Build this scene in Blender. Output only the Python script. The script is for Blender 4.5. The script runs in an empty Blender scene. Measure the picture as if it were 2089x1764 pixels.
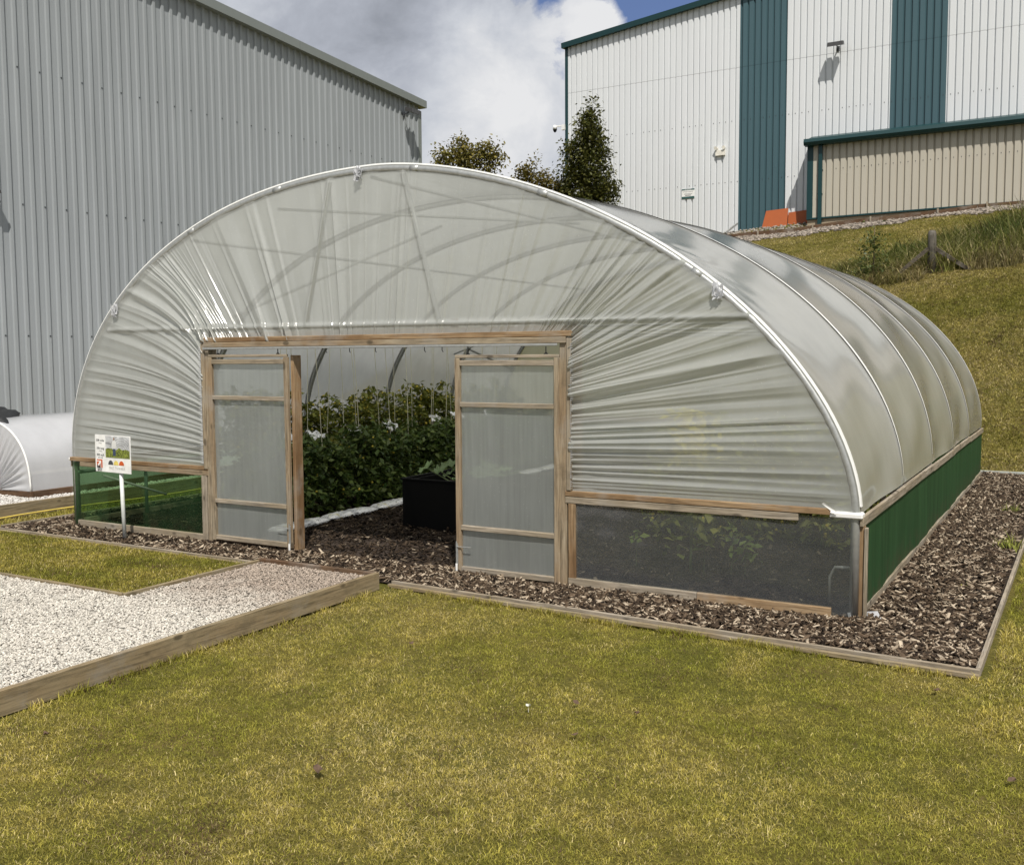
import bpy, bmesh, math, random
import numpy as np
from mathutils import Vector, Matrix
rnd = random.Random(7); nr = np.random.RandomState(7)
D = bpy.data
sc = bpy.context.scene
COL = sc.collection
# ------------------------------------------------------------------ camera
CAM = np.array([10.6117, -7.846, 2.0708]); FPX = 2033.66; YAW, PIT, ROL = 0.52, 0.0768, -0.006
def cam_axes():
    f = np.array([-math.sin(YAW)*math.cos(PIT), math.cos(YAW)*math.cos(PIT), -math.sin(PIT)])
    r = np.array([math.cos(YAW), math.sin(YAW), 0]); u = np.cross(r, f)
    return r*math.cos(ROL)+u*math.sin(ROL), -r*math.sin(ROL)+u*math.cos(ROL), f
CR, CU, CF = cam_axes()
cd = D.cameras.new('camera'); co = D.objects.new('camera', cd); COL.objects.link(co); sc.camera = co
cd.sensor_width = 36; cd.sensor_fit = 'HORIZONTAL'; cd.lens = 36*FPX/2089; cd.clip_start = .05; cd.clip_end = 1500
co.matrix_world = Matrix(((CR[0], CU[0], -CF[0], CAM[0]), (CR[1], CU[1], -CF[1], CAM[1]), (CR[2], CU[2], -CF[2], CAM[2]), (0, 0, 0, 1)))
def pdir(px, py):
    d = CF+CR*(px-1044.5)/FPX-CU*(py-882)/FPX
    return d/np.linalg.norm(d)
def inview(P, m=60):
    d = P-CAM; z = d@CF; z = np.where(z < .1, .1, z)
    x = 1044.5+FPX*(d@CR)/z; y = 882-FPX*(d@CU)/z
    return (d@CF > .1) & (x > -m) & (x < 2089+m) & (y > -m) & (y < 1764+m)
# ------------------------------------------------------------------ sun, sky
SUN = Vector((.42, -.56, 1.0)).normalized()
sd = D.lights.new('sun', 'SUN'); sd.energy = 4.9; sd.angle = math.radians(.55); sd.color = (1, .95, .87)
so = D.objects.new('sun', sd); COL.objects.link(so); so.rotation_euler = SUN.to_track_quat('Z', 'Y').to_euler(); so.location = (5, -5, 30)
w = D.worlds.new('World'); sc.world = w; w.use_nodes = True
class NT:
    def __init__(s, nt): s.nt = nt; s.n = nt.nodes; s.l = nt.links
    def add(s, t, **k):
        n = s.n.new(t)
        for a, v in k.items(): setattr(n, a, v)
        return n
    def put(s, sock, v):
        if hasattr(v, 'is_output') or isinstance(v, bpy.types.NodeSocket): s.l.new(v, sock)
        else: sock.default_value = v
    def math(s, op, a, b=0, c=None, clamp=False):
        n = s.add('ShaderNodeMath', operation=op, use_clamp=clamp); s.put(n.inputs[0], a); s.put(n.inputs[1], b)
        if c is not None: s.put(n.inputs[2], c)
        return n.outputs[0]
    def mix(s, f, a, b, bt='MIX'):
        n = s.add('ShaderNodeMix', data_type='RGBA', blend_type=bt)
        s.put(n.inputs[0], f); s.put(n.inputs[6], c4(a)); s.put(n.inputs[7], c4(b)); return n.outputs[2]
    def noise(s, vec, scale, detail=4, rough=.55, dist=0):
        n = s.add('ShaderNodeTexNoise'); n.inputs['Scale'].default_value = scale; n.inputs['Detail'].default_value = detail
        n.inputs['Roughness'].default_value = rough; n.inputs['Distortion'].default_value = dist
        if vec is not None: s.l.new(vec, n.inputs['Vector'])
        return n.outputs['Fac']
    def ramp(s, f, stops, interp='LINEAR'):
        n = s.add('ShaderNodeValToRGB'); cr = n.color_ramp; cr.interpolation = interp
        while len(cr.elements) < len(stops): cr.elements.new(.5)
        for e, (p, c) in zip(cr.elements, stops): e.position = p; e.color = c4(c)
        s.put(n.inputs[0], f); return n.outputs[0]
    def mapr(s, v, a, b, c=0, d=1):
        n = s.add('ShaderNodeMapRange'); s.put(n.inputs[0], v)
        for i, x in enumerate((a, b, c, d)): n.inputs[i+1].default_value = x
        return n.outputs[0]
    def scale(s, vec, sx, sy, sz, loc=(0, 0, 0)):
        n = s.add('ShaderNodeMapping'); s.l.new(vec, n.inputs[0]); n.inputs['Scale'].default_value = (sx, sy, sz); n.inputs['Location'].default_value = loc
        return n.outputs[0]
def c4(c):
    if isinstance(c, (tuple, list)): return tuple(c)+((1,) if len(c) == 3 else ())
    if isinstance(c, (float, int)): return (c, c, c, 1)
    return c
W = NT(w.node_tree)
bg = w.node_tree.nodes['Background']
sky = W.add('ShaderNodeTexSky', sky_type='NISHITA'); sky.sun_disc = False
sky.sun_elevation = math.asin(SUN.z); sky.sun_rotation = math.atan2(SUN.x, SUN.y)
sky.air_density = 1; sky.dust_density = 1; sky.ozone_density = 1
gen = W.add('ShaderNodeTexCoord').outputs['Generated']
def wblob(px, py, rad):
    d = pdir(px, py); n = W.add('ShaderNodeVectorMath', operation='DISTANCE'); W.l.new(gen, n.inputs[0]); n.inputs[1].default_value = tuple(d)
    return W.mapr(n.outputs['Value'], 0, rad, 1, 0)
n1 = W.noise(gen, 5.5, 9, .58, .4); n2 = W.noise(W.scale(gen, 1, 1, 1.7, (3.1, .7, 1.3)), 2.4, 6, .55, .2); n3 = W.noise(W.scale(gen, 1, 1, 1.5, (.5, 4, 2)), 14, 8, .62, .3)
blue = W.math('MULTIPLY', wblob(1350, -40, .17), 1.35)
blue = W.math('MAXIMUM', blue, W.math('MULTIPLY', wblob(1060, -40, .07), .55))
cov = W.math('SUBTRACT', W.math('ADD', W.math('MULTIPLY', n1, .8), W.math('ADD', W.math('MULTIPLY', n3, .35), .26)), W.math('MULTIPLY', blue, .62))
cov = W.math('ADD', cov, W.math('MULTIPLY', wblob(1230, 50, .06), .4))
cmask = W.mapr(cov, .42, .52)
br = W.math('ADD', W.math('MULTIPLY', n1, .75), W.math('MULTIPLY', n3, .45))
br = W.math('ADD', br, W.math('MULTIPLY', wblob(1040, 190, .12), .30))
br = W.math('ADD', br, W.math('MULTIPLY', wblob(1230, 60, .07), .38))
br = W.math('SUBTRACT', br, W.math('MULTIPLY', wblob(800, 100, .15), .20))
br = W.math('SUBTRACT', br, W.math('MULTIPLY', wblob(1120, 300, .08), .06))
ccol = W.ramp(br, [(.36, (.36, .385, .44)), (.52, (.50, .53, .60)), (.66, (.68, .71, .77)), (.86, (.93, .935, .95))])
skyc = W.mix(1, sky.outputs[0], (.105, .105, .115), 'MULTIPLY')
skyb = W.mix(.5, skyc, (.13, .2, .47))
W.l.new(W.mix(cmask, skyb, ccol), bg.inputs[0]); bg.inputs[1].default_value = .86
vs = sc.view_settings; vs.view_transform = 'Standard'; vs.look = 'None'; vs.exposure = 0; vs.gamma = 1; vs.use_curve_mapping = False
sc.cycles.use_denoising = True; sc.cycles.max_bounces = 14; sc.cycles.transparent_max_bounces = 16; sc.cycles.diffuse_bounces = 8; sc.cycles.glossy_bounces = 3; sc.cycles.transmission_bounces = 6
sc.cycles.sample_clamp_indirect = 6; sc.cycles.caustics_reflective = False; sc.cycles.caustics_refractive = False

# ------------------------------------------------------------------ materials
def newmat(name):
    m = D.materials.new(name); m.use_nodes = True; t = NT(m.node_tree); b = m.node_tree.nodes['Principled BSDF']; return m, t, b
def coords(t, kind='Object'): return t.add('ShaderNodeTexCoord').outputs[kind]
def bump(t, b, h, strength=.3, dist=.01):
    n = t.add('ShaderNodeBump'); n.inputs['Strength'].default_value = strength; n.inputs['Distance'].default_value = dist
    t.put(n.inputs['Height'], h); t.l.new(n.outputs[0], b.inputs['Normal'])
def simple(name, col, rough=.6, metal=0, var=.15, sc_=8, bmp=0, spec=.5):
    m, t, b = newmat(name); o = coords(t)
    f = t.noise(o, sc_, 5)
    dk = tuple(c*(1-var) for c in col); lt = tuple(min(1, c*(1+var)) for c in col)
    t.l.new(t.ramp(f, [(.3, dk), (.7, lt)]), b.inputs['Base Color'])
    b.inputs['Roughness'].default_value = rough; b.inputs['Metallic'].default_value = metal; b.inputs['Specular IOR Level'].default_value = spec
    if bmp: bump(t, b, t.noise(o, sc_*6, 4), bmp, .005)
    return m
def woodmat(name, a, b_, c, axis, knots=True):
    m, t, b = newmat(name); o = coords(t)
    s = [14, 14, 14]; s[axis] = .9
    g = t.noise(t.scale(o, *s), 3, 8, .65, .6); s2 = [3, 3, 3]; s2[axis] = .8
    p = t.noise(t.scale(o, *s2), 1.1, 4, .6)
    col = t.mix(t.mapr(g, .35, .65), a, b_)
    col = t.mix(t.mapr(p, .42, .62), col, c)
    s3 = [60, 60, 60]; s3[axis] = 3
    fine = t.noise(t.scale(o, *s3), 1, 6, .7)
    col = t.mix(t.mapr(fine, .45, .68, 0, .75), col, tuple(x*.35 for x in a))
    wz = t.noise(o, 2.3, 5, .65); col = t.mix(t.mapr(wz, .52, .68, 0, .45), col, (.30, .28, .25)); col = t.mix(t.mapr(wz, .30, .42, .5, 0), col, tuple(x*.45 for x in a))
    if knots:
        v = t.add('ShaderNodeTexVoronoi', feature='F1'); s4 = [6, 6, 6]; s4[axis] = 3.2
        t.l.new(t.scale(o, *s4), v.inputs['Vector']); v.inputs['Scale'].default_value = 1
        kn = t.mapr(v.outputs['Distance'], .1, .17, 1, 0); col = t.mix(t.math('MULTIPLY', kn, .75), col, tuple(x*.3 for x in a))
    t.l.new(col, b.inputs['Base Color']); b.inputs['Roughness'].default_value = .8; b.inputs['Specular IOR Level'].default_value = .25
    bump(t, b, fine, .35, .004)
    return m
GA, GB, GC = (.215, .17, .112), (.43, .36, .26), (.285, .205, .125)
WD = [woodmat('weathered_timber_%s' % 'xyz'[i], GA, GB, GC, i) for i in range(3)]
WG = [woodmat('silvered_timber_%s' % 'xyz'[i], (.23, .19, .14), (.44, .38, .30), (.30, .245, .17), i) for i in range(3)]
WO = [woodmat('orange_stained_timber_%s' % 'xyz'[i], (.27, .17, .085), (.41, .30, .185), (.18, .105, .05), i) for i in range(3)]
WP = [woodmat('sleeper_timber_%s' % 'xyz'[i], (.22, .175, .105), (.36, .295, .19), (.27, .205, .12), i) for i in range(3)]
WK = [woodmat('dark_timber_%s' % 'xyz'[i], (.10, .06, .035), (.17, .11, .065), (.12, .065, .035), i) for i in range(3)]
GALV = simple('galvanised_steel', (.42, .43, .42), .42, .55, .12, 25)
GPOLE = simple('powder_green_steel', (.20, .27, .22), .4, .2, .1, 10)
TAPE = simple('white_tape', (.80, .80, .78), .45, 0, .03, 30)
BLACK = simple('black_plastic', (.002, .002, .002), .6, 0, .1, 8, 0, .15)
RUBBER = simple('dark_screw', (.04, .045, .05), .5, 0, .1, 8)
CREAM = simple('cream_plastic', (.75, .72, .64), .4)
WHITEM = simple('white_plastic', (.8, .8, .78), .35)

def film(name, clear=.25, tint=(.80, .82, .76), rough=.22, trans=.55, gloss=1.0, streak=False, bumpk=.0, drops=False):
    m, t, b = newmat(name); out = m.node_tree.nodes['Material Output']; o = coords(t)
    m.node_tree.nodes.remove(b)
    bl = None
    h = t.noise(t.scale(o, 1, 1, 1), 2.2, 4, .5); bn = t.add('ShaderNodeBump'); bn.inputs['Strength'].default_value = .25+bumpk; bn.inputs['Distance'].default_value = .03; t.l.new(h, bn.inputs['Height'])
    dirt = t.noise(t.scale(o, 2, 2, .7), 1.5, 6, .6)
    colr = t.mix(t.mapr(dirt, .3, .75), tint, tuple(x*.86 for x in tint))
    df = t.add('ShaderNodeBsdfDiffuse'); t.put(df.inputs[0], colr); t.l.new(bn.outputs[0], df.inputs['Normal'])
    tr = t.add('ShaderNodeBsdfTranslucent'); t.put(tr.inputs[0], colr); t.l.new(bn.outputs[0], tr.inputs['Normal'])
    mx = t.add('ShaderNodeMixShader'); mx.inputs[0].default_value = trans; t.l.new(df.outputs[0], mx.inputs[1]); t.l.new(tr.outputs[0], mx.inputs[2])
    tp = t.add('ShaderNodeBsdfTransparent'); tp.inputs[0].default_value = (.93, .95, .92, 1)
    m2 = t.add('ShaderNodeMixShader')
    lw = t.add('ShaderNodeLayerWeight'); lw.inputs[0].default_value = .5
    cl = t.mapr(lw.outputs['Facing'], .1, .95, clear*1.15, clear*.25)
    if streak:
        st = t.noise(t.scale(o, 26, 26, 1.2), 1, 5, .6); cl = t.math('MULTIPLY', cl, t.mapr(st, .3, .75, 1.15, .85))
    if drops:
        v = t.add('ShaderNodeTexVoronoi'); t.l.new(o, v.inputs['Vector']); v.inputs['Scale'].default_value = 22
        dr = t.mapr(v.outputs['Distance'], .06, .09, .35, 1); cl = t.math('MULTIPLY', cl, dr)
    t.put(m2.inputs[0], cl); t.l.new(mx.outputs[0], m2.inputs[1]); t.l.new(tp.outputs[0], m2.inputs[2])
    gl = t.add('ShaderNodeBsdfGlossy'); gl.inputs['Roughness'].default_value = rough; t.l.new(bn.outputs[0], gl.inputs['Normal'])
    fz = t.math('ADD', .05, t.math('MULTIPLY', .95, t.math('POWER', lw.outputs['Facing'], 5)))
    m3 = t.add('ShaderNodeMixShader'); t.put(m3.inputs[0], t.math('MULTIPLY', fz, gloss, clamp=True)); t.l.new(m2.outputs[0], m3.inputs[1]); t.l.new(gl.outputs[0], m3.inputs[2])
    t.l.new(m3.outputs[0], out.inputs[0])
    return m
FEND = film('end_polythene', .31, (.66, .675, .64), .22, .48, 1.4, drops=True)
FROOF = film('roof_polythene', .16, (.76, .765, .74), .12, .54, 1.15, bumpk=-.19)
FDOOR = film('door_polythene', .40, (.66, .70, .68), .3, .65, 1.0, streak=True, drops=True)
FCLEAR = film('clear_polythene', .62, (.26, .28, .295), .12, .4, 1.2)
FMINI = film('small_tunnel_polythene', .10, (.76, .77, .80), .25, .4, 1.0)
def netmat(name, clear, col, tcol):
    m, t, b = newmat(name); out = m.node_tree.nodes['Material Output']; o = coords(t)
    st = t.noise(t.scale(o, 5, 5, .4), 1.3, 5, .6)
    t.l.new(t.mix(t.mapr(st, .35, .7), col, tuple(c*1.6+.004 for c in col)), b.inputs['Base Color']); sp = t.add('ShaderNodeSeparateXYZ'); t.l.new(o, sp.inputs[0]); mud = t.math('MULTIPLY', t.mapr(sp.outputs[2], .08, .34, 1, 0), t.mapr(t.noise(o, 6, 6, .7), .42, .62)); t.l.new(t.mix(t.math('MULTIPLY', mud, .7), t.mix(t.mapr(st, .35, .7), col, tuple(c*1.6+.004 for c in col)), (.07, .05, .03)), b.inputs['Base Color']); b.inputs['Roughness'].default_value = .75; b.inputs['Specular IOR Level'].default_value = .2
    tp = t.add('ShaderNodeBsdfTransparent'); tp.inputs[0].default_value = c4(tcol)
    mx = t.add('ShaderNodeMixShader'); mx.inputs[0].default_value = clear; t.l.new(b.outputs[0], mx.inputs[1]); t.l.new(tp.outputs[0], mx.inputs[2]); t.l.new(mx.outputs[0], out.inputs[0]); return m
NETS = netmat('green_netting', .12, (.016, .054, .017), (.5, .8, .5))
NETF = netmat('fine_green_netting', .68, (.016, .045, .016), (.62, .80, .58))

def attrmat(name, rough=.8, spec=.2, trans=0, bmp=0):
    m, t, b = newmat(name); a = t.add('ShaderNodeAttribute', attribute_name='Col')
    t.l.new(a.outputs[0], b.inputs['Base Color']); b.inputs['Roughness'].default_value = rough; b.inputs['Specular IOR Level'].default_value = spec
    if trans:
        out = m.node_tree.nodes['Material Output']; tr = t.add('ShaderNodeBsdfTranslucent'); t.l.new(a.outputs[0], tr.inputs[0])
        mx = t.add('ShaderNodeMixShader'); mx.inputs[0].default_value = trans; t.l.new(b.outputs[0], mx.inputs[1]); t.l.new(tr.outputs[0], mx.inputs[2]); t.l.new(mx.outputs[0], out.inputs[0])
    if bmp: bump(t, b, t.noise(coords(t), 90, 3), bmp, .004)
    return m
MGRASS = attrmat('grass_blade', .6, .25, .3); MCHIP = attrmat('bark_chip', .85, .15, 0, .4); MSTONE = attrmat('limestone_chip', .8, .2, 0, .3); MLEAF = attrmat('leaf', .5, .35, .3)

# ------------------------------------------------------------------ helpers
def mk(name, verts, faces, mat, parent=None, smooth=False, cols=None):
    me = D.meshes.new(name)
    if isinstance(verts, np.ndarray):
        v = verts.reshape(-1, 3).astype(np.float32); f = np.asarray(faces, dtype=np.int32); k = f.shape[1]
        me.vertices.add(len(v)); me.vertices.foreach_set('co', v.ravel())
        me.loops.add(f.size); me.loops.foreach_set('vertex_index', f.ravel())
        me.polygons.add(len(f)); me.polygons.foreach_set('loop_start', np.arange(0, f.size, k, dtype=np.int32))
        me.update(calc_edges=True); me.validate()
    else: me.from_pydata([tuple(x) for x in verts], [], [tuple(x) for x in faces]); me.update()
    if mat: me.materials.append(mat)
    if smooth: me.polygons.foreach_set('use_smooth', np.ones(len(me.polygons), dtype=bool))
    if cols is not None:
        a = me.color_attributes.new('Col', 'FLOAT_COLOR', 'POINT'); cc = np.ones((len(me.vertices), 4), np.float32); cc[:, :3] = cols; a.data.foreach_set('color', cc.ravel())
    o = D.objects.new(name, me); COL.objects.link(o)
    if parent: o.parent = parent
    return o
class MB:
    def __init__(s): s.v = []; s.f = []
    def q(s, vs, fs): n = len(s.v); s.v += [tuple(x) for x in vs]; s.f += [tuple(i+n for i in f) for f in fs]; return s
    def box(s, x0, x1, y0, y1, z0, z1, ch=None):
        # chamfered box
        ch = min(.004, .2*min(abs(x1-x0), abs(y1-y0), abs(z1-z0))) if ch is None else ch
        bm = bmesh.new(); bmesh.ops.create_cube(bm, size=1)
        for v in bm.verts: v.co = Vector(((x0+x1)/2+v.co.x*(x1-x0), (y0+y1)/2+v.co.y*(y1-y0), (z0+z1)/2+v.co.z*(z1-z0)))
        if ch > 0: bmesh.ops.bevel(bm, geom=list(bm.edges), offset=ch, segments=1, affect='EDGES', profile=.5)
        bm.verts.index_update(); s.q([v.co[:] for v in bm.verts], [[v.index for v in f.verts] for f in bm.faces]); bm.free(); return s
    def beam(s, a, b, w, h, up=(0, 0, 1), ch=.003):
        a = Vector(a); b = Vector(b); d = (b-a); L = d.length; d.normalize(); up = Vector(up); r = d.cross(up).normalized(); u = r.cross(d)
        t = MB().box(-w/2, w/2, 0, L, -h/2, h/2, ch)
        s.q([a+r*v[0]+d*v[1]+u*v[2] for v in t.v], t.f); return s
    def tube(s, pts, r, n=10, closed=False, caps=True):
        P = [Vector(p) for p in pts]; rr = r if isinstance(r, (list, tuple)) else [r]*len(P); vs = []; fs = []
        nrm = None
        for i, p in enumerate(P):
            d = (P[min(i+1, len(P)-1)]-P[max(i-1, 0)]).normalized()
            if nrm is None: nrm = d.cross(Vector((.13, .31, .94))).normalized() if abs(d.z) < .9 else d.cross(Vector((1, 0, 0))).normalized()
            nrm = (nrm-d*nrm.dot(d)).normalized(); bn = d.cross(nrm)
            for k in range(n): a = 2*math.pi*k/n; vs.append(p+(nrm*math.cos(a)+bn*math.sin(a))*rr[i])
        for i in range(len(P)-1):
            for k in range(n): fs.append((i*n+k, i*n+(k+1) % n, (i+1)*n+(k+1) % n, (i+1)*n+k))
        if caps: fs.append(tuple(range(n-1, -1, -1))); fs.append(tuple(range((len(P)-1)*n, len(P)*n)))
        return s.q(vs, fs)
    def quad(s, a, b, c, d): return s.q([a, b, c, d], [(0, 1, 2, 3)])
    def build(s, name, mat, parent=None, smooth=False): return mk(name, s.v, s.f, mat, parent, smooth)
def tag(o, label=None, cat=None, group=None, kind=None):
    if label: o['label'] = label
    if cat: o['category'] = cat
    if group: o['group'] = group
    if kind: o['kind'] = kind
    return o
def empty(name, loc=(0, 0, 0), label=None, cat=None, group=None):
    o = D.objects.new(name, None); o.location = loc; o.empty_display_size = .2; COL.objects.link(o); return tag(o, label, cat, group)
def local(parent, o):   # keep child mesh coordinates as world ones although the parent's origin is moved
    return o
def copy_tree(o, parent=None):
    c = o.copy(); COL.objects.link(c); c.parent = parent
    for ch in [x for x in D.objects if x.parent == o]: copy_tree(ch, c)
    return c
_lat = np.random.RandomState(99).rand(256, 256)
def vnoise(x, y):
    x = np.asarray(x, float)+1000; y = np.asarray(y, float)+1000; xi = np.floor(x).astype(int); yi = np.floor(y).astype(int); fx = x-xi; fy = y-yi
    fx = fx*fx*(3-2*fx); fy = fy*fy*(3-2*fy); g = lambda a, b: _lat[a % 256, b % 256]
    return (g(xi, yi)*(1-fx)+g(xi+1, yi)*fx)*(1-fy)+(g(xi, yi+1)*(1-fx)+g(xi+1, yi+1)*fx)*fy
def fn(x, y, o=3):
    return sum(vnoise(x*2**k+17*k, y*2**k-9*k)/2**k for k in range(o))/sum(1/2**k for k in range(o))
def fbm(x, y, s=1.0):
    return (np.sin(x*1.7*s+1.3)*np.cos(y*2.1*s+.4)+.5*np.sin(x*4.1*s-y*3.3*s+2)+.3*np.sin(y*7.3*s+x*5.9*s))/1.8

# ------------------------------------------------------------------ terrain
def height(x, y):
    x = np.asarray(x, float); y = np.asarray(y, float)
    def ss(a, b, v): t = np.clip((v-a)/(b-a), 0, 1); return t*t*(3-2*t)
    bank = np.interp(y, [-500, 11.4, 12.3, 18.6, 19.8, 33, 60, 500], [0, 0, .25, 3.58, 3.95, 7.5, 8.3, 9.])
    tilt = np.interp(y, [12, 19.8, 33], [0, .11, .04])*np.clip(x-6, -14, 25)
    un = .06*fbm(x*.35, y*.35)*ss(11.3, 15, y)+.018*fbm(x*.8, y*.8)
    return bank+tilt+un-.012
def axis(a, b, fa, fb, fine, far):
    s = list(np.arange(fa, fb, fine)); g = []; v = fb; st = fine
    while v < b: g.append(v); st *= 1.35; v += st
    g.append(b); g2 = []; v = fa-fine; st = fine
    while v > a: g2.append(v); st *= 1.35; v -= st
    g2.append(a); return np.array(sorted(g2)+s+g)
gx = axis(-400, 400, -12, 24, .3, 40); gy = axis(-300, 600, -9, 34, .3, 40)
X, Y = np.meshgrid(gx, gy, indexing='ij'); Z = height(X, Y)
nx, ny = X.shape; ii, jj = np.meshgrid(np.arange(nx-1), np.arange(ny-1), indexing='ij'); a = (ii*ny+jj).ravel()
m, t, b = newmat('turf_ground'); o_ = coords(t)
g1 = t.noise(o_, .9, 6, .6); g2 = t.noise(o_, 35, 6, .7)
c = t.mix(t.mapr(g1, .35, .65), (.13, .125, .025), (.21, .165, .045)); c = t.mix(t.mapr(g2, .35, .7), c, (.05, .05, .012))
t.l.new(c, b.inputs['Base Color']); b.inputs['Roughness'].default_value = .9; b.inputs['Specular IOR Level'].default_value = .1; bump(t, b, g2, .8, .03)
MTURF = m
tag(mk('ground', np.stack([X, Y, Z], -1).reshape(-1, 3), np.stack([a, a+ny, a+ny+1, a+1], -1), m, None, True), kind='structure')

Wd, L, HR = 9.14, 10.35, .85
FL = lambda x: -.65-.28*(x-5)/5 if x > 5 else -.62-.03*(x+.7)/5.7     # front edging line (y) of the bark bed
# bark bed floor
m, t, b = newmat('dark_mulch_floor'); o_ = coords(t); f = t.noise(o_, 40, 6, .7)
t.l.new(t.ramp(f, [(.35, (.012, .008, .005)), (.7, (.07, .042, .025))]), b.inputs['Base Color']); b.inputs['Roughness'].default_value = .95; bump(t, b, f, 1, .03)
MB().q([(-.7, FL(-.7), .02), (5, FL(5), .02), (10.08, FL(10.08), .02), (10.2, 10.75, .02), (-.7, 10.75, .02)], [(0, 1, 2, 3, 4)]).build('mulch_bed', m).__setitem__('kind', 'structure')
# raised lawn left of the path, gravel path
def lawnz(x, y): return .03+.05*np.clip((-.65-np.asarray(y))/1.75, 0, 1)+0*np.asarray(x)
MB().q([(-14, -2.38, .08), (3.8, -2.38, .08), (3.8, -.66, .03), (-14, -.66, .03)], [(0, 1, 2, 3)]).build('small_lawn', MTURF).__setitem__('kind', 'structure')
m, t, b = newmat('gravel_bed'); o_ = coords(t); f = t.noise(o_, 60, 5, .7)
t.l.new(t.ramp(f, [(.35, (.34, .30, .25)), (.65, (.66, .62, .54))]), b.inputs['Base Color']); b.inputs['Roughness'].default_value = .9; bump(t, b, f, 1, .02)
MGB = m
MB().q([(-14, -12, .105), (5.14, -12, .105), (5.14, -.85, .105), (3.83, -.85, .105), (3.83, -2.42, .105), (-14, -2.42, .105)], [(0, 1, 2, 3, 4, 5)]).build('gravel_path', m).__setitem__('kind', 'structure')
MB().q([(-7.9, -6, .12), (-1.53, -.9, .12), (-1.53, 14, .12), (-7.9, 14, .12)], [(0, 1, 2, 3)]).build('gravel_strip', m).__setitem__('kind', 'structure')

# ------------------------------------------------------------------ scatter of grass, chips, stones
def grass(name, pts, hmin, hmax, wid, lean, cols, label, nseg=2, mat=MGRASS):
    n = len(pts); h = nr.uniform(hmin, hmax, n)*nr.uniform(.6, 1, n)*(.55+.9*fn(pts[:, 0]*7, pts[:, 1]*7, 2)); az = nr.uniform(0, 2*np.pi, n); la = nr.uniform(0, 2*np.pi, n); le = h*nr.uniform(.2, lean, n)
    wv = np.stack([np.cos(az), np.sin(az), 0*az], -1)*(wid*nr.uniform(.6, 1.3, n))[:, None]; lv = np.stack([np.cos(la), np.sin(la), 0*la], -1)
    b0 = pts-wv; b1 = pts+wv; mid = pts+lv*(le*.35)[:, None]; mid[:, 2] += h*.6; m0 = mid-wv*.8; m1 = mid+wv*.8; tip = pts+lv*le[:, None]; tip[:, 2] += h*np.clip(1-.25*(le/h)**2, .3, 1)
    V = np.stack([b0, b1, m1, m0, tip], 1).reshape(-1, 3); k = np.arange(n)*5
    F = np.concatenate([np.stack([k, k+1, k+2], -1), np.stack([k, k+2, k+3], -1), np.stack([k+3, k+2, k+4], -1)])
    o = mk(name, V, F, mat, None, False, np.repeat(cols, 5, 0)); tag(o, label, 'grass', kind='stuff'); return o
def gcol(P, dry=.4, base=((.27, .265, .036), (.47, .39, .09), (.70, .58, .27))):
    n = len(P); p = fn(P[:, 0]*.8+3, P[:, 1]*.8); p2 = fn(P[:, 0]*3.1, P[:, 1]*3.1+7); p3 = fn(P[:, 0]*14, P[:, 1]*14, 2)
    f = np.clip((.9*(p-.5)*2.4+.8*(p2-.5)*2+.5+nr.normal(0, .22, n)), 0, 1)[:, None]; A, B, S = map(np.array, base)
    c = A*(1-f)+B*f; straw = (nr.rand(n) < dry*(.12+2.2*np.clip(p-.42, 0, 1)+1.6*np.clip(p2-.55, 0, 1)))[:, None]; c = np.where(straw, S*nr.uniform(.6, 1.05, (n, 1)), c)
    dead = (nr.rand(n) < .5*np.clip(.36-p2, 0, 1)*4)[:, None]; c = np.where(dead, np.array((.20, .13, .07))*nr.uniform(.5, 1.1, (n, 1)), c)
    return c*nr.uniform(.42, 1.4, (n, 1))*(.6+.8*p3)[:, None]
def rect(n, x0, x1, y0, y1): return np.stack([nr.uniform(x0, x1, n), nr.uniform(y0, y1, n)], -1)
def lift(P2, zf): return np.concatenate([P2, zf(P2[:, 0], P2[:, 1])[:, None]], -1)
FLv = lambda x: np.where(x > 5, -.65-.28*(x-5)/5, -.62-.03*(x+.7)/5.7)
def thin(P, ref=3.6, pw=1.0):
    d = np.linalg.norm(P-CAM, axis=1); keep = nr.rand(len(P)) < np.clip((ref/d)**pw, 0, 1); return P[keep]
# main lawn
P = lift(rect(1500000, 4.6, 13.5, -6.6, 1.0), height)
x, y = P[:, 0], P[:, 1]
ok = ((x > 5.24) & (y < FLv(x)-.03) & (x < 10.13)) | (x >= 10.15) | ((x > 5.24) & (y < -1.0) & (x < 10.15))
P = P[ok & inview(P)]; P = thin(P, 5.0, 1.2)
# break the cover into denser and thinner tufts
p = fn(P[:, 0]*11, P[:, 1]*11, 2); P = P[nr.rand(len(P)) < .15+1.5*p]
d = np.linalg.norm(P-CAM, axis=1)
grass('lawn_grass', P, .010, .030, .0014, 2.2, gcol(P, .30), 'short mown yellowish green lawn grass in the foreground')
P = lift(rect(6000, 4.8, 13.5, -6.5, -.9), height); P = P[inview(P)]; P = P[(P[:, 0] > 5.3) & (P[:, 1] < FLv(P[:, 0])-.06)]; pq = fn(P[:, 0]*1.3, P[:, 1]*1.3); P = P[nr.rand(len(P)) < 3.2*np.clip(pq-.38, 0, 1)]
grass('long_lawn_grass', P, .03, .05, .0016, 2.6, gcol(P, 1.0, ((.32, .30, .05), (.50, .42, .12), (.68, .57, .28))), 'longer pale grass blades and straw lying among the mown lawn')
q_ = [np.stack([nr.normal(5.255, .018, 2600), nr.uniform(-6.5, -1.0, 2600)], -1)]; fx = nr.uniform(5.3, 10.1, 5200); q_.append(np.stack([fx, FLv(fx)-.085-np.abs(nr.normal(0, .02, 5200))], -1)); fy = nr.uniform(-1, 6, 2600); q_.append(np.stack([10.17+np.abs(nr.normal(0, .02, 2600)), fy], -1))
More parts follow.
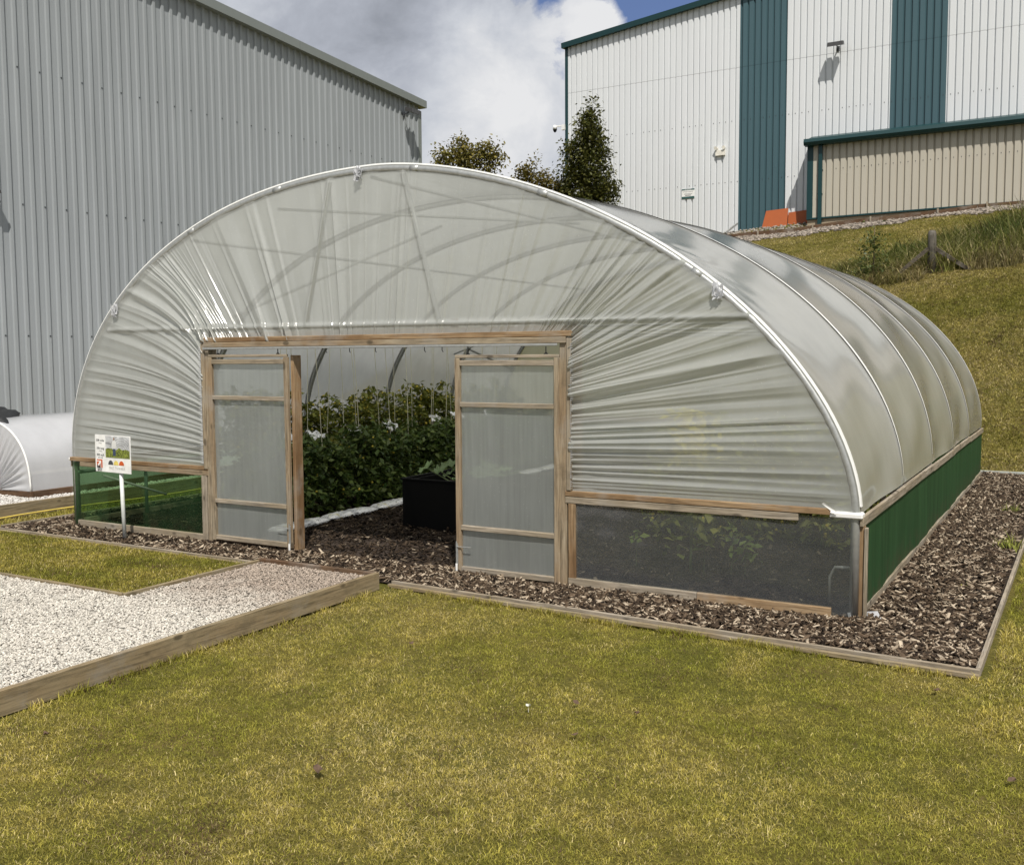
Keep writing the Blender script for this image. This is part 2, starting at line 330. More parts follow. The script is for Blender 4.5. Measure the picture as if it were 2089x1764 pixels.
P = lift(np.concatenate(q_), height); P = P[(fn(P[:, 0]*5, P[:, 1]*5, 2) > .47) & inview(P)]
grass('edge_grass', P, .03, .08, .002, 1.3, gcol(P, .3), 'longer untrimmed grass along the timber boards round the lawn')
P = lift(rect(260000, 10.15, 16, -2, 11.3), height); P = P[inview(P)]; P = thin(P, 7, 1)
grass('verge_grass', P, .02, .05, .003, 1.4, gcol(P, .3), 'mown lawn grass right of the mulch bed')
P = lift(rect(120000, -3, 3.78, -2.36, -.68), lawnz); P = P[inview(P)]; P = thin(P, 7, 1)
grass('small_lawn_grass', P, .015, .04, .0025, 1.4, gcol(P, .25, ((.21, .21, .028), (.40, .33, .07), (.64, .53, .25))), 'small patch of mown lawn grass between mulch bed and gravel path')
P = lift(rect(30000, -1.46, -.74, -1.5, 11), height); P = P[inview(P)]
grass('side_strip_grass', P, .02, .06, .003, 1.2, gcol(P, .3), 'narrow grass strip left of the large tunnel beside the raised board')
# bank: mown grass
P = lift(np.concatenate([rect(520000, 3, 16, 10.85, 19.8), rect(330000, -6, 16, 22, 32.3)]), height); P = P[inview(P)]; nb = P[:, 1] < 20
k = (nr.rand(len(P)) < .8)
P = P[k]; cc = gcol(P, .35, ((.20, .19, .032), (.35, .29, .085), (.56, .46, .23)))
grass('bank_grass', P, .03, .07, .006, 1.8, cc, 'mown yellow green grass covering the bank behind the tunnel')
# rough vegetation strip on the bank
P2 = rect(95000, -4, 16, 19.7, 26.5); P = lift(P2, height); x, y = P[:, 0], P[:, 1]
lim = 22.2+np.clip((x-4)*.70, -1.4, 4.4)+.7*fbm(x*1.4, y*1.2); P = P[(y < lim) & inview(P)]; x, y = P[:, 0], P[:, 1]
hh = np.clip((x-2)/6, .12, 1)
P = P[nr.rand(len(P)) < .75+.35*fbm(x*2, y*2)]
def rough(P, name, label, h0, h1, base, wid, dry):
    cc = gcol(P, dry, base); sc2 = np.clip((P[:, 0]-1.5)/6.0, .3, 1.35)*(.85+.35*fbm(P[:, 0]*1.3, P[:, 1]*1.7))
    o = grass(name, P, h0, h1, wid, .9, cc, label); me = o.data; v = np.empty(len(me.vertices)*3, np.float32); me.vertices.foreach_get('co', v); v = v.reshape(-1, 5, 3)
    bz = P[:, 2][:, None]; v[:, :, 2] = bz+(v[:, :, 2]-bz)*sc2[:, None]; me.vertices.foreach_set('co', v.ravel()); me.update(); return o
rough(P, 'rough_grass', 'tall unmown grass and weeds in a strip across the bank', .45, 1.0, ((.07, .10, .018), (.18, .18, .045), (.45, .38, .18)), .011, .25)
P = lift(rect(9000, 6.6, 16, 19.6, 20.5), height)
P = P[(P[:, 1] < 20.2+.2*fbm(P[:, 0]*3, P[:, 1])) & (P[:, 0] > 8.0)]
grass('dry_grass', P, .25, .6, .009, 1.0, gcol(P, .9, ((.2, .2, .05), (.3, .26, .1), (.45, .38, .2))), 'pale dry grass stalks along the foot of the rough strip')
P = lift(rect(1500, 5.2, 7.0, 19.2, 20.2), height)
grass('leaning_grass', P, .25, .55, .009, 2.0, gcol(P, .7, ((.15, .16, .03), (.26, .23, .08), (.4, .33, .16))), 'flattened long grass left of the braced fence post')

def chips(name, P, l0, l1, cols, label, flat=.35):
    n = len(P); l = nr.uniform(l0, l1, n)*.5*nr.uniform(.6, 1.15, n); wd = l*nr.uniform(.14, .55, n); th = nr.uniform(.0025, .006, n)
    az = nr.uniform(0, 2*np.pi, n); pt = nr.normal(0, flat, n); rl = nr.normal(0, flat, n)
    d = np.stack([np.cos(az)*np.cos(pt), np.sin(az)*np.cos(pt), np.sin(pt)], -1); s_ = np.stack([-np.sin(az)*np.cos(rl), np.cos(az)*np.cos(rl), np.sin(rl)], -1); u = np.cross(d, s_)
    tmp = [(-1, -.5, -1), (1, -.35, -1), (.8, .6, -1), (-.85, .8, -1), (-1, -.5, 1), (1, -.35, 1), (.8, .6, 1), (-.85, .8, 1)]
    V = np.stack([P+d*(a*l)[:, None]*nr.uniform(.75, 1.1, (n, 1))+s_*(b*wd)[:, None]+u*(c*th)[:, None] for a, b, c in tmp], 1).reshape(-1, 3)
    k = (np.arange(n)*8)[:, None]; F = np.concatenate([k+np.array(f) for f in ((0, 3, 2, 1), (4, 5, 6, 7), (0, 1, 5, 4), (1, 2, 6, 5), (2, 3, 7, 6), (3, 0, 4, 7))])
    o = mk(name, V, F, MCHIP, None, False, np.repeat(cols, 8, 0)); tag(o, label, 'bark mulch', kind='stuff'); return o
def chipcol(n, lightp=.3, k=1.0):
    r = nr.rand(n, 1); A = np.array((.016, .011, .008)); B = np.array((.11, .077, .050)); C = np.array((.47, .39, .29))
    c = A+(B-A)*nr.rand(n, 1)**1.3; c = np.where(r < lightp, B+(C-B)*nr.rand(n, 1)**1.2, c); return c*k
def mulchz(x, y): return .025+.012*fbm(x*2, y*2)+nr.uniform(0, .03, len(x))
P = np.concatenate([lift(rect(17000, 5.2, 10.06, -.92, .02), mulchz), lift(rect(21000, 9.18, 10.12, 0, 10.7), mulchz), lift(rect(9000, -.66, 5.2, -.82, .05), mulchz), lift(rect(1600, -.66, 0, 0, 3), mulchz)])
x, y = P[:, 0], P[:, 1]; P = P[(y > FLv(x)+.03) & ((x < 3.75) | (x > 5.25) | (y > -.80)) & (x < 10.05+.0*y)]
chips('bark_mulch', P, .03, .12, chipcol(len(P), .30, 1.12), 'brown bark chippings laid round the outside of the large tunnel')
P = lift(rect(26000, .1, 9.0, .06, 6.5), mulchz); P = P[inview(P)]; chips('floor_mulch', P, .03, .11, chipcol(len(P), .07, .6), 'bark chippings covering the floor inside the large tunnel, coloured darker for the shade there')  # chip colours scaled down to paint in the shade under the cover

ico = bmesh.new(); bmesh.ops.create_icosphere(ico, subdivisions=1, radius=1); ico.verts.ensure_lookup_table()
IV = np.array([v.co[:] for v in ico.verts]); IF = np.array([[v.index for v in f.verts] for f in ico.faces]); ico.free()
def stones(name, P, r0, r1, cols, label):
    n = len(P); nv = len(IV); r = nr.uniform(r0, r1, n); sx = nr.uniform(.8, 1.4, n); sy = nr.uniform(.6, 1., n); sz = nr.uniform(.4, .75, n); az = nr.uniform(0, 6.28, n)
    V = IV[None]*np.stack([sx, sy, sz], -1)[:, None]*r[:, None, None]*nr.uniform(.7, 1.2, (n, nv, 1)); ca, sa = np.cos(az)[:, None], np.sin(az)[:, None]
    V = np.stack([V[..., 0]*ca-V[..., 1]*sa, V[..., 0]*sa+V[..., 1]*ca, V[..., 2]+V[..., 0]*nr.normal(0, .3, (n, 1))], -1)+P[:, None]
    F = (IF[None]+(np.arange(n)*nv)[:, None, None]).reshape(-1, 3)
    o = mk(name, V.reshape(-1, 3), F, MSTONE, None, False, np.repeat(cols, nv, 0)); tag(o, label, 'gravel', kind='stuff'); return o
P2 = np.concatenate([rect(170000, .5, 5.13, -6, -2.43), rect(14000, 3.86, 5.12, -2.43, -.88)])
P = lift(P2, lambda x, y: .112+nr.uniform(-.004, .012, len(x))+.006*fbm(x*3, y*3)); P = P[inview(P, 30)]; P = thin(P, 7.5, .7)
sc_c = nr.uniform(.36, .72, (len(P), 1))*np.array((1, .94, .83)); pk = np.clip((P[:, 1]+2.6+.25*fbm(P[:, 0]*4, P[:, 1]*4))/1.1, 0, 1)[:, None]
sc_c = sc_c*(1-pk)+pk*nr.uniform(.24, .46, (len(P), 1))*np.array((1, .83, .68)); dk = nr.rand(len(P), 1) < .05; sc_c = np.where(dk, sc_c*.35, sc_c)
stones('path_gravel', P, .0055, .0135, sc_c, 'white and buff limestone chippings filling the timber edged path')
P = lift(rect(30000, -4.2, -1.56, -.6, 9), lambda x, y: .125+nr.uniform(0, .015, len(x))); P = P[inview(P)]; P = P[~((P[:, 0] < -2.05) & (P[:, 1] > .8))]
stones('strip_gravel', P, .012, .022, nr.uniform(.4, .7, (len(P), 1))*np.array((1, .96, .9)), 'white chippings round the small tunnel at the far left')

# ------------------------------------------------------------------ timber edging boards
def board(name, a, b, w, h, mats, label, group=None, cat='board'):
    a = Vector(a); b = Vector(b); ax = 0 if abs(b.x-a.x) > abs(b.y-a.y) else 1
    o = MB().beam(a, b, w, h).build(name, mats[ax]); return tag(o, label, cat, group)
board('path_board', (5.2, -9, .075), (5.2, -.83, .075), .045, .155, WP, 'long thick timber board along the right side of the gravel path')
board('path_board', (3.78, -.825, .085), (5.172, -.825, .085), .045, .12, WK, 'dark timber board across the tunnel end of the gravel path')
board('path_board', (3.79, -2.40, .085), (3.79, -.85, .085), .03, .10, WP, 'thin timber board between small lawn and the narrow arm of the path')
board('path_board', (-14, -2.40, .085), (3.77, -2.40, .085), .03, .10, WP, 'thin timber board along the front of the small lawn at the gravel edge')
ys = lambda x: float(FLv(np.array([x]))[0])
def edging(x0, x1, off, z, w, h, mats, label):
    return board('edging_board', (x0, ys(x0)+off, z), (x1, ys(x1)+off, z), w, h, mats, label, 'low timber boards edging the mulch bed')
edging(-3.2, 3.7, .0, .03, .028, .05, WG, 'inner low edging board between small lawn and mulch')
edging(-3.2, 3.7, -.05, .024, .03, .035, WP, 'outer low edging board between small lawn and mulch')
edging(5.24, 10.1, .0, .025, .028, .05, WG, 'inner low edging board along the mulch front, right of the path')
edging(5.24, 10.1, -.055, .016, .035, .03, WP, 'outer low edging board along the mulch front, right of the path')
board('edging_board', (10.09, -.93, .03), (10.16, 10.72, .03), .03, .06, WG, 'long low edging board along the right side of the mulch bed', 'low timber boards edging the mulch bed')
board('edging_board', (9.0, 10.76, .04), (13.0, 10.80, .04), .03, .08, [simple('pale_board', (.42, .44, .40), .7)]*3, 'pale grey edging board at the far right end of the mulch bed', 'low timber boards edging the mulch bed')
board('edging_board', (-.70, -.55, .035), (-.70, 10.7, .035), .03, .06, WG, 'low edging board left of the large tunnel beside the grass strip', 'low timber boards edging the mulch bed')
board('raised_board', (-1.5, -3.0, .09), (-1.5, 14, .09), .05, .18, WP, 'thick brown timber board holding the white gravel at the far left')

# ------------------------------------------------------------------ large polytunnel
PT = empty('polytunnel', (0, 0, 0), 'large domed polytunnel with wrinkled cloudy polythene, open double doors and green netted sides', 'polytunnel')
NB = 5; SP = L/NB; A_, B_ = 4.57, 3.02; CX = Wd/2
def arcv(th, y, da=0):
    th = np.asarray(th, float); y = np.asarray(y, float); c = np.cos(th); s = np.clip(np.sin(th), 0, 1)
    p = np.where(c > 0, 2.08, 1.75+.25*np.clip(y/4, 0, 1)); k = 2/p
    return CX-(A_+da)*np.sign(c)*np.abs(c)**k, HR+(B_+da)*s**k
def arc(th, y, da=0):
    x, z = arcv(th, y, da); return (float(x), y, float(z))
for i in range(NB+1):
    yy = i*SP; pts = [arc(math.pi*k/60, yy) for k in range(61)]
    h_ = MB().tube([(0, yy, 0)]+pts+[(Wd, yy, 0)], .036 if i == 0 else .03, 12).build('hoop', GALV, PT, True)
    # white hoop tape; wider on inner hoops to paint the film's bright ridge highlight
    tb = MB(); wdt = .020 if i == 0 else .042
    for k in range(1, 96):
        t0, t1 = math.pi*k/97+.04*(k == 1), math.pi*(k+1)/97; of = .050 if i == 0 else .0395
        p0, p1 = arc(t0, yy, of), arc(t1, yy, of); wa, wb_ = (wdt*min(1, .15+2.2*math.sin(t)) if i else wdt for t in (t0, t1))
        tb.quad((p0[0], yy-wa, p0[2]), (p1[0], yy-wb_, p1[2]), (p1[0], yy+wb_, p1[2]), (p0[0], yy+wa, p0[2]))
        if i == 0:
            q0, q1 = arc(t0, yy, of-.014), arc(t1, yy, of-.014); tb.quad((q0[0], yy-wdt-.004, q0[2]), (q1[0], yy-wdt-.004, q1[2]), (p1[0], yy-wdt, p1[2]), (p0[0], yy-wdt, p0[2]))
    tb.build('hoop_tape_highlight', TAPE, h_)
for th_ in (1.02, 1.32, 1.72, 2.05, 2.42): MB().tube([arc(th_-.012, 0, 0), arc(th_, 0, 0), arc(th_+.012, 0, 0)], .0375, 12).build('hoop_sleeve', GALV, PT, True)
# roof film
def roof_off(th, y):
    u = (y/SP) % 1.0; s = np.sin(np.pi*u); k = np.abs(s)**.55
    return .036-.055*k*(np.sin(th)**.3)*(.9+.25*np.sin(th*5+np.floor(y/SP)*2))+.010*np.sin(th*9+y*1.9)*s+.004*np.sin(th*31+y*3)*s
nth, nyy = 200, 181
th = np.linspace(.0005, math.pi-.0005, nth); yv = np.linspace(-.0, L, nyy); TH, YV = np.meshgrid(th, yv, indexing='ij'); off = roof_off(TH, YV)
# drawn folds radiating from tie points on the front hoop
for (tt, amp) in ((2.28, .010), (1.75, .006), (.75, .008), (2.55, .006)):
    r = np.sqrt(((TH-tt)*3.6)**2+YV**2); an = np.arctan2((TH-tt)*3.6, YV+.01); off += amp*np.sin(an*19)*np.exp(-r/.5)*np.clip(r/.1, 0, 1)
RX, RZ = arcv(TH, YV, off)
ii, jj = np.meshgrid(np.arange(nth-1), np.arange(nyy-1), indexing='ij'); a = (ii*nyy+jj).ravel()
mk('roof_sheet', np.stack([RX, YV, RZ], -1).reshape(-1, 3), np.stack([a, a+nyy, a+nyy+1, a+1], -1), FROOF, PT, True)

# door opening
DL, DR, DT = 2.31, 6.69, 2.20
# end sheet with folds radiating from the door frame
segs = [(DL, HR+.03), (DL, DT), (DR, DT), (DR, HR+.03)]
lens = [DT-HR-.03, DR-DL, DT-HR-.03]; PT_ = sum(lens)
NTt, NS = 2300, 120
pv = np.linspace(0, PT_, NTt); l1, l2 = lens[0], lens[0]+lens[1]
bx = np.where(pv < l1, DL, np.where(pv < l2, DL+(pv-l1), DR)); bz = np.where(pv < l1, HR+.03+pv, np.where(pv < l2, DT, DT-(pv-l2)))
hang = np.interp(pv, [0, l1*.5, l1, l1+.7, (l1+l2)/2, l2-.55, l2, l2+lens[2]*.5, PT_], [.008, .36, .80, 1.05, math.pi/2+.02, math.pi-1.06, math.pi-.80, math.pi-.36, math.pi-.008])
hx, hz = arcv(hang, 0*hang, .036)
S = np.linspace(0, 1, NS)**1.35
PX = bx[:, None]+(hx-bx)[:, None]*S; PZ = bz[:, None]+(hz-bz)[:, None]*S
sagl = np.interp(pv, [0, .25, l1*.8, l1, l1+.5], [0, .05, .17, .16, 0])[:, None]*np.sin(np.pi*S)**.8*(1-S*.4); PZ = PZ+sagl*.8; PX = PX+sagl*.5
dsp = np.zeros((NTt, NS)); rlen = np.sqrt((hx-bx)**2+(hz-bz)**2)[:, None]
dist = rlen*S
def ridge(p0, w0, amp, ln, drift=0):
    global dsp
    d = (pv[:, None]-p0-drift*S)/(w0*(1+.5*S)); prof = np.exp(-np.abs(d)**1.15)-.4*np.exp(-((d-1.5)/.9)**2)
    env = np.clip(dist/.05, 0, 1)*np.exp(-(dist/ln)**1.6); dsp += amp*prof*env
fr = random.Random(3)
p = .03
while p < PT_:
    edge = min(abs(p-l1), abs(p-l2)); side = p < l1 or p > l2
    stepk = .045 if side else .13
    amp = fr.uniform(.012, .030) if side else fr.choice([.004, .006, .010, .016])
    if edge < .25: amp *= 1.2; stepk = .05
    ridge(p, fr.uniform(.012, .022) if side else fr.uniform(.010, .022), amp, fr.uniform(1.2, 3.4) if side else fr.uniform(.5, 2.6), fr.uniform(-.03, .03))
    p += stepk*fr.uniform(.5, 1.6)
for k in range(130): ridge(fr.choice([fr.uniform(0, PT_), l1+abs(fr.gauss(0, .3)), l2+fr.gauss(0, .22), l2+fr.gauss(0, .22)]), fr.uniform(.005, .009), fr.uniform(.006, .014), fr.uniform(.8, 3.4), fr.uniform(-.05, .05))
for k in range(60): ridge(fr.uniform(0, PT_), fr.uniform(.035, .08), fr.uniform(-.014, .018), fr.uniform(.8, 3), fr.uniform(-.1, .1))
for k in range(14): ridge(fr.choice([fr.uniform(0, l1), fr.uniform(l2, PT_)]), fr.uniform(.08, .14), fr.uniform(-.03, .04), fr.uniform(1.2, 3), fr.uniform(-.1, .1))
for pp, am in ((l1+.02, .045), (l1+.08, .03), (l1-.12, .03), (l1+1.22, .03), (l1+1.9, .03), (l2-.7, .02), (l1+2.55, .03)): ridge(pp, .022, am, 1.4, -.03)
pin = (np.clip((1-S)/.13, 0, 1)**.8)[None, :]
env2 = np.clip(dist/.03, 0, 1)
dsp = dsp*pin
base = -.045-.02*np.sin(np.pi*S)[None, :]*0 + (.02*np.clip(dist/.2, 0, 1))
PY = base-dsp*1.0*env2
def drape(a, b_, amp, w_):
    global PY
    ax_, az_ = a; bx_, bz_ = b_; L2 = (bx_-ax_)**2+(bz_-az_)**2; tt = np.clip(((PX-ax_)*(bx_-ax_)+(PZ-az_)*(bz_-az_))/L2, 0, 1)
    dd = np.sqrt((PX-ax_-tt*(bx_-ax_))**2+(PZ-az_-tt*(bz_-az_))**2); PY = PY-amp*np.exp(-(dd/w_)**2)
drape((.72, 2.39), (8.28, 2.37), .020, .026); drape((4.06, 3.80), (3.72, 2.42), .016, .022); drape((4.96, 3.80), (5.34, 2.42), .016, .022)
PY = np.minimum(PY, -.014-.02*(1-np.clip(S[None, :]*8, 0, 1)))
ii, jj = np.meshgrid(np.arange(NTt-1), np.arange(NS-1), indexing='ij'); a = (ii*NS+jj).ravel()
mk('end_sheet', np.stack([PX, PY, PZ], -1).reshape(-1, 3), np.stack([a, a+NS, a+NS+1, a+1], -1), FEND, PT, True)
# taped fold bunches on the hoop
for px_, pz_ in ((4.46, 3.88), (8.06, 2.62), (.88, 2.66)):
    t_ = MB()
    for k in range(16):
        a0 = rnd.uniform(0, 6.28); q = [(px_+rnd.uniform(-.05, .05), -.05-rnd.uniform(0, .05), pz_+rnd.uniform(-.13, .04)) for _ in range(4)]; t_.quad(*q)
    t_.build('tape_bunch', FMINI, PT)
# film below front right corner: white corner wrap
MB().box(8.95, 9.2, -.055, .05, .815, .865, .012).q([(8.90, -.07, .925), (8.915, -.075, .935), (9.02, -.07, .865), (9.0, -.075, .85)], [(0, 1, 2, 3)]).build('corner_wrap', TAPE, PT)
MB().box(-.08, .06, -.05, .05, .83, .87, .01).build('corner_wrap', TAPE, PT)
# rear sheet and rear lower net
rs = [arc(math.pi*k/60, L+.02, .03) for k in range(61)]
MB().q([(CX, L+.02, HR)]+rs, [(0, k+1, k+2) for k in range(60)]).build('rear_sheet', FEND, PT)
MB().box(0, Wd, L-.03, L+.01, HR-.08, HR).build('rear_rail', WD[0], PT)
MB().quad((0, L+.02, .04), (Wd, L+.02, .04), (Wd, L+.02, HR-.08), (0, L+.02, HR-.08)).build('rear_net', NETS, PT)
# side rails, nets, base rails
def nz(s): return .006*math.sin(s*1.3)+.004*math.sin(s*3.1)
for sx, xx in ((1, Wd), (-1, 0)):
    x0 = xx+sx*.035
    rb = MB()
    for k in range(5): y0 = -.03+k*(L+.04)/5; y1 = y0+(L+.04)/5-.004; rb.box(min(x0, x0+sx*.03), max(x0, x0+sx*.03), y0, y1, HR-.09+nz(y0), HR-.015+nz(y0))
    rb.build('side_rail', WG[1], PT)
    rb = MB()
    for k in range(5): y0 = .0+k*L/5; y1 = y0+L/5-.004; rb.box(min(x0, x0+sx*.025), max(x0, x0+sx*.025), y0, y1, .045, .11)
    rb.build('base_rail', WG[1], PT)
    npan = MB(); N = 80
    for k in range(N):
        y0, y1 = L*k/N, L*(k+1)/N; f = lambda y: x0+sx*(.012+.010*math.sin(y*2.4)+.004*math.sin(y*9))
        npan.quad((f(y0), y0, .07), (f(y1), y1, .07), (x0+sx*.01, y1, HR-.09), (x0+sx*.01, y0, HR-.09))
    npan.build('side_net', NETS if sx == 1 else NETF, PT, True)
    for k in range(6):
        if sx == -1 and k < 4: MB().tube([(xx, k*SP+1.03, 0), (xx, k*SP+1.03, HR-.08)], .022, 10).build('side_post', GPOLE, PT, True)
    MB().tube([(xx-sx*.02, .0, HR-.16), (xx-sx*.02, L, HR-.16)], .022, 8).build('side_tube', GPOLE, PT, True)
# front corner timber right
MB().box(9.17, 9.205, -.005, .07, .03, HR-.09).build('corner_timber', WO[2], PT)
MB().box(9.208, 9.232, -.02, .03, .03, HR-.10).build('corner_timber', WG[2], PT)
MB().box(-.06, -.035, -.01, .06, .03, HR-.09).build('corner_timber', WK[2], PT)
# corner foot plastic
MB().box(8.98, 9.25, -.05, .06, .0, .03, .01).q([(9.12, -.05, .02), (9.35, .06, .02), (9.3, .08, .1), (9.1, -.04, .09)], [(0, 1, 2, 3)]).build('corner_foot', FMINI, PT)
# end rails, left and right of the doors
MB().box(-.03, DL-.0, -.068, -.022, HR-.015, HR+.03).build('end_rail', WO[0], PT)
MB().box(.15, DL-.0, -.065, -.02, HR-.075, HR-.018).build('end_rail', WD[0], PT)
MB().box(DR, 8.96, -.068, -.022, HR-.012, HR+.035).build('end_rail', WO[0], PT)
MB().box(DR, 8.72, -.065, -.02, HR-.075, HR-.016).build('end_rail', WG[0], PT)
MB().box(.08, DL-.07, -.067, -.02, .045, .12).build('end_base', WG[0], PT)
MB().box(DR+.03, 7.9, -.067, -.02, .04, .115).build('end_base', WG[0], PT)
MB().box(7.903, 8.98, -.067, -.02, .04, .115).build('end_base', WO[0], PT)
MB().box(DL-.11, DL-.03, -.066, -.02, .03, HR-.078).build('end_stile', WG[2], PT)
MB().box(DR+.03, DR+.1, -.064, -.02, .07, HR-.078).build('end_stile', WO[2], PT)
# lower panels
def sheet(name, x0, x1, y0, z0, z1, mat, n=60, mz=14, amp=.008):
    X = np.linspace(x0, x1, n); Z = np.linspace(z0, z1, mz); XX, ZZ = np.meshgrid(X, Z, indexing='ij'); u = (ZZ-z0)/(z1-z0)
    YY = y0+amp*np.sin(XX*5+ZZ*3)*np.sin(np.pi*u)+amp*.6*np.sin(XX*17-ZZ*8)*u*np.sin(np.pi*u)+.4*amp*np.sin(ZZ*30+XX*4)*u
    ii, jj = np.meshgrid(np.arange(n-1), np.arange(mz-1), indexing='ij'); a = (ii*mz+jj).ravel()
    return mk(name, np.stack([XX, YY, ZZ], -1).reshape(-1, 3), np.stack([a, a+mz, a+mz+1, a+1], -1), mat, PT, True)
sheet('end_net', -.03, DL-.05, -.055+.02, .06, HR-.03, NETF, amp=.002)
sheet('clear_panel', DR+.06, 9.13, -.047, .06, HR-.03, FCLEAR, amp=.008)
MB().tube([(8.93, .12, .12), (8.93, .12, .32), (8.97, .12, .40), (9.1, .06, .42)], .012, 8).build('pole_bracket', GALV, PT, True)
# door frame
MB().box(DL-.055, DL, -.075, -.012, HR+.0, DT+.02).build('jamb_cover', WD[2], PT)
MB().box(DL-.02, DL+.055, -.06, .06, .0, DT-.02).build('jamb', WD[2], PT)
MB().box(DR-.055, DR+.015, -.06, .06, .0, DT-.02).build('jamb', WD[2], PT)
MB().box(DR+.018, DR+.06, -.075, -.012, HR+.04, DT+.02).build('jamb_cover', WG[2], PT)
MB().box(DL-.055, DR+.06, -.074, -.01, DT+.035, DT+.085).build('lintel_batten', WO[0], PT)
MB().box(DL-.0, DR+.015, -.083, -.02, DT-.022, DT+.032).build('lintel', WD[0], PT)
MB().box(DL+.06, DR-.06, -.019, .05, DT-.02, DT+.055).build('lintel_beam', WK[0], PT)
MB().box(DR+.0, DR+.125, -.010, .03, HR+.03, DT+.13).build('jamb_backing', WO[2], PT)
MB().box(DL-.11, DL-.0, -.010, .03, HR+.03, DT+.13).build('jamb_backing', WO[2], PT)
MB().box(DL+.003, DR-.003, -.012, .028, DT+.06, DT+.135).build('lintel_backing', WO[0], PT)
for xx in (DL+.0, 3.38, 5.48, DR+.02): MB().box(xx-.035, xx+.035, .031, .06, DT+.06, 2.42).build('frame_stub', WO[2], PT)
# puckered edge of the sheet along the jambs
pk = MB()
for k in range(70):
    z0 = HR+.06+k*(DT-HR-.08)/70
    pk.q([(DR+.058, -.078, z0), (DR+.058+rnd.uniform(.02, .05), -.09-rnd.uniform(0, .02), z0+.008), (DR+.058, -.078, z0+.012)], [(0, 1, 2)])
    pk.q([(DL-.053, -.078, z0), (DL-.053-rnd.uniform(.01, .04), -.09-rnd.uniform(0, .02), z0+.008), (DL-.053, -.078, z0+.012)], [(0, 1, 2)])
pk.build('sheet_gathers', FMINI, PT)
# tubes of the end frame
MB().tube([(.72, .0, 2.39), (8.28, .0, 2.37)], .024, 10).build('crossbar', GALV, PT, True)
for a, b in (((4.06, .0, 3.80), (3.72, .0, 2.42)), ((4.96, .0, 3.80), (5.34, .0, 2.42))): MB().tube([a, b], .018, 8).build('brace', GALV, PT, True)
for k in range(1, NB): MB().tube([(.70, k*SP, 2.39), (8.3, k*SP, 2.39)], .018, 8).build('crossbar', GALV, PT, True)
for zz, th_ in ((3.62, 1.0), (HR+B_-.06, math.pi/2), (3.62, math.pi-1.0)):
    p_ = arc(th_, 0, -.07); MB().tube([(p_[0], 0, p_[2]), (p_[0], L, p_[2])], .018, 8).build('purlin', GALV, PT, True)
MB().tube([(2.6, .06, 2.5), (4.0, SP, 3.6)], .016, 8).build('brace', GALV, PT, True)
MB().tube([(3.3, .06, 3.6), (5.8, SP, 3.5)], .016, 8).build('brace', GALV, PT, True)
MB().tube([arc(.45, 8.28, -.05), arc(.30, L, -.05)], .02, 8).build('brace', GALV, PT, True)
MB().tube([arc(.42, 8.28-.5, -.05), arc(.75, L-.2, -.05)], .015, 8).build('brace', GALV, PT, True)
MB().tube([(.1, .3, .62), (.18, 1.2, .28)], .014, 8).build('brace', WHITEM, PT, True)
# sliding track
MB().box(DL+.0, DR-.06, -.10, -.086, DT-.045, DT-.024).box(DL+.06, DR-.10, -.086, -.03, DT-.045, DT-.03).build('door_track', GALV, PT)
for xx in (4.3, 4.62, 5.2, 5.4, 4.0): MB().tube([(xx, -.05, DT-.045), (xx, -.05, DT-.075), (xx+.012, -.05, DT-.09)], .004, 6).build('track_hook', RUBBER, PT)
# doors
def door(x0, x1, z0, z1, r1, r2, hinge_side, yb=-.055):
    dr = empty('door', (0, 0, 0)); dr.parent = PT
    w = .055; y0, y1 = yb-.02, yb+.02
    MB().box(x0, x0+w, y0, y1, z0, z1).build('stile', WD[2], dr)
    MB().box(x1-w, x1, y0, y1, z0, z1).build('stile', WD[2], dr)
    for zz, hh in ((z0+.01, .05), (r2, .045), (r1, .045), (z1-.07, .05)):
        MB().box(x0+w+.001, x1-w-.001, y0-.003, y1-.004, zz, zz+hh).build('rail', WG[0], dr)
    MB().box(x0+.005, x1-.005, y0+.0, y1-.01, z1+.002, z1+.03).build('rail', WG[0], dr)
    n = 24; X = np.linspace(x0+w*.6, x1-w*.6, n); Z = np.linspace(z0+.03, z1-.02, 50); XX, ZZ = np.meshgrid(X, Z, indexing='ij'); YY = yb+.012+.002*np.sin(ZZ*9+XX*5)
    ii, jj = np.meshgrid(np.arange(n-1), np.arange(49), indexing='ij'); a = (ii*50+jj).ravel()
    mk('panel', np.stack([XX, YY, ZZ], -1).reshape(-1, 3), np.stack([a, a+50, a+51, a+1], -1), FDOOR, dr, True)
    bx_ = (x1-.012) if hinge_side > 0 else (x0+.012); sg = -hinge_side
    MB().tube([(bx_, y0-.012, .02), (bx_, y0-.012, .34)], .006, 8).tube([(bx_, y0-.012, .29), (bx_+sg*.16, y0-.014, .295)], .0045, 6).box(bx_-.012, bx_+.012, y0-.008, y0-.001, .12, .32, .001).build('bolt', GALV, dr)
    MB().tube([(bx_, y0-.014, -.0), (bx_, y0-.014, .13)], .011, 8).build('bolt_sleeve', WHITEM, dr)
    for xx in (x0+.14, x1-.14): MB().tube([(xx-.03, yb, z1+.02), (xx, yb, z1+.05), (xx+.03, yb, z1+.02)], .006, 6).tube([(xx, yb, z1+.03), (xx, yb, z1+.1)], .005, 6).build('hanger', RUBBER, dr)
    return dr
door(2.36, 3.50, .075, 2.07, 1.615, .49, 1)
door(5.55, 6.64, .045, 2.05, 1.60, .45, -1)
MB().box(3.505, 3.545, -.03, .09, .03, 2.09).build('door_stop', WO[2], PT)
MB().box(2.36, 3.50, .0, .04, .0, .1).build('door_sill', WK[0], PT)
MB().box(5.57, 6.64, .0, .04, .0, .07).build('door_sill', WK[0], PT)

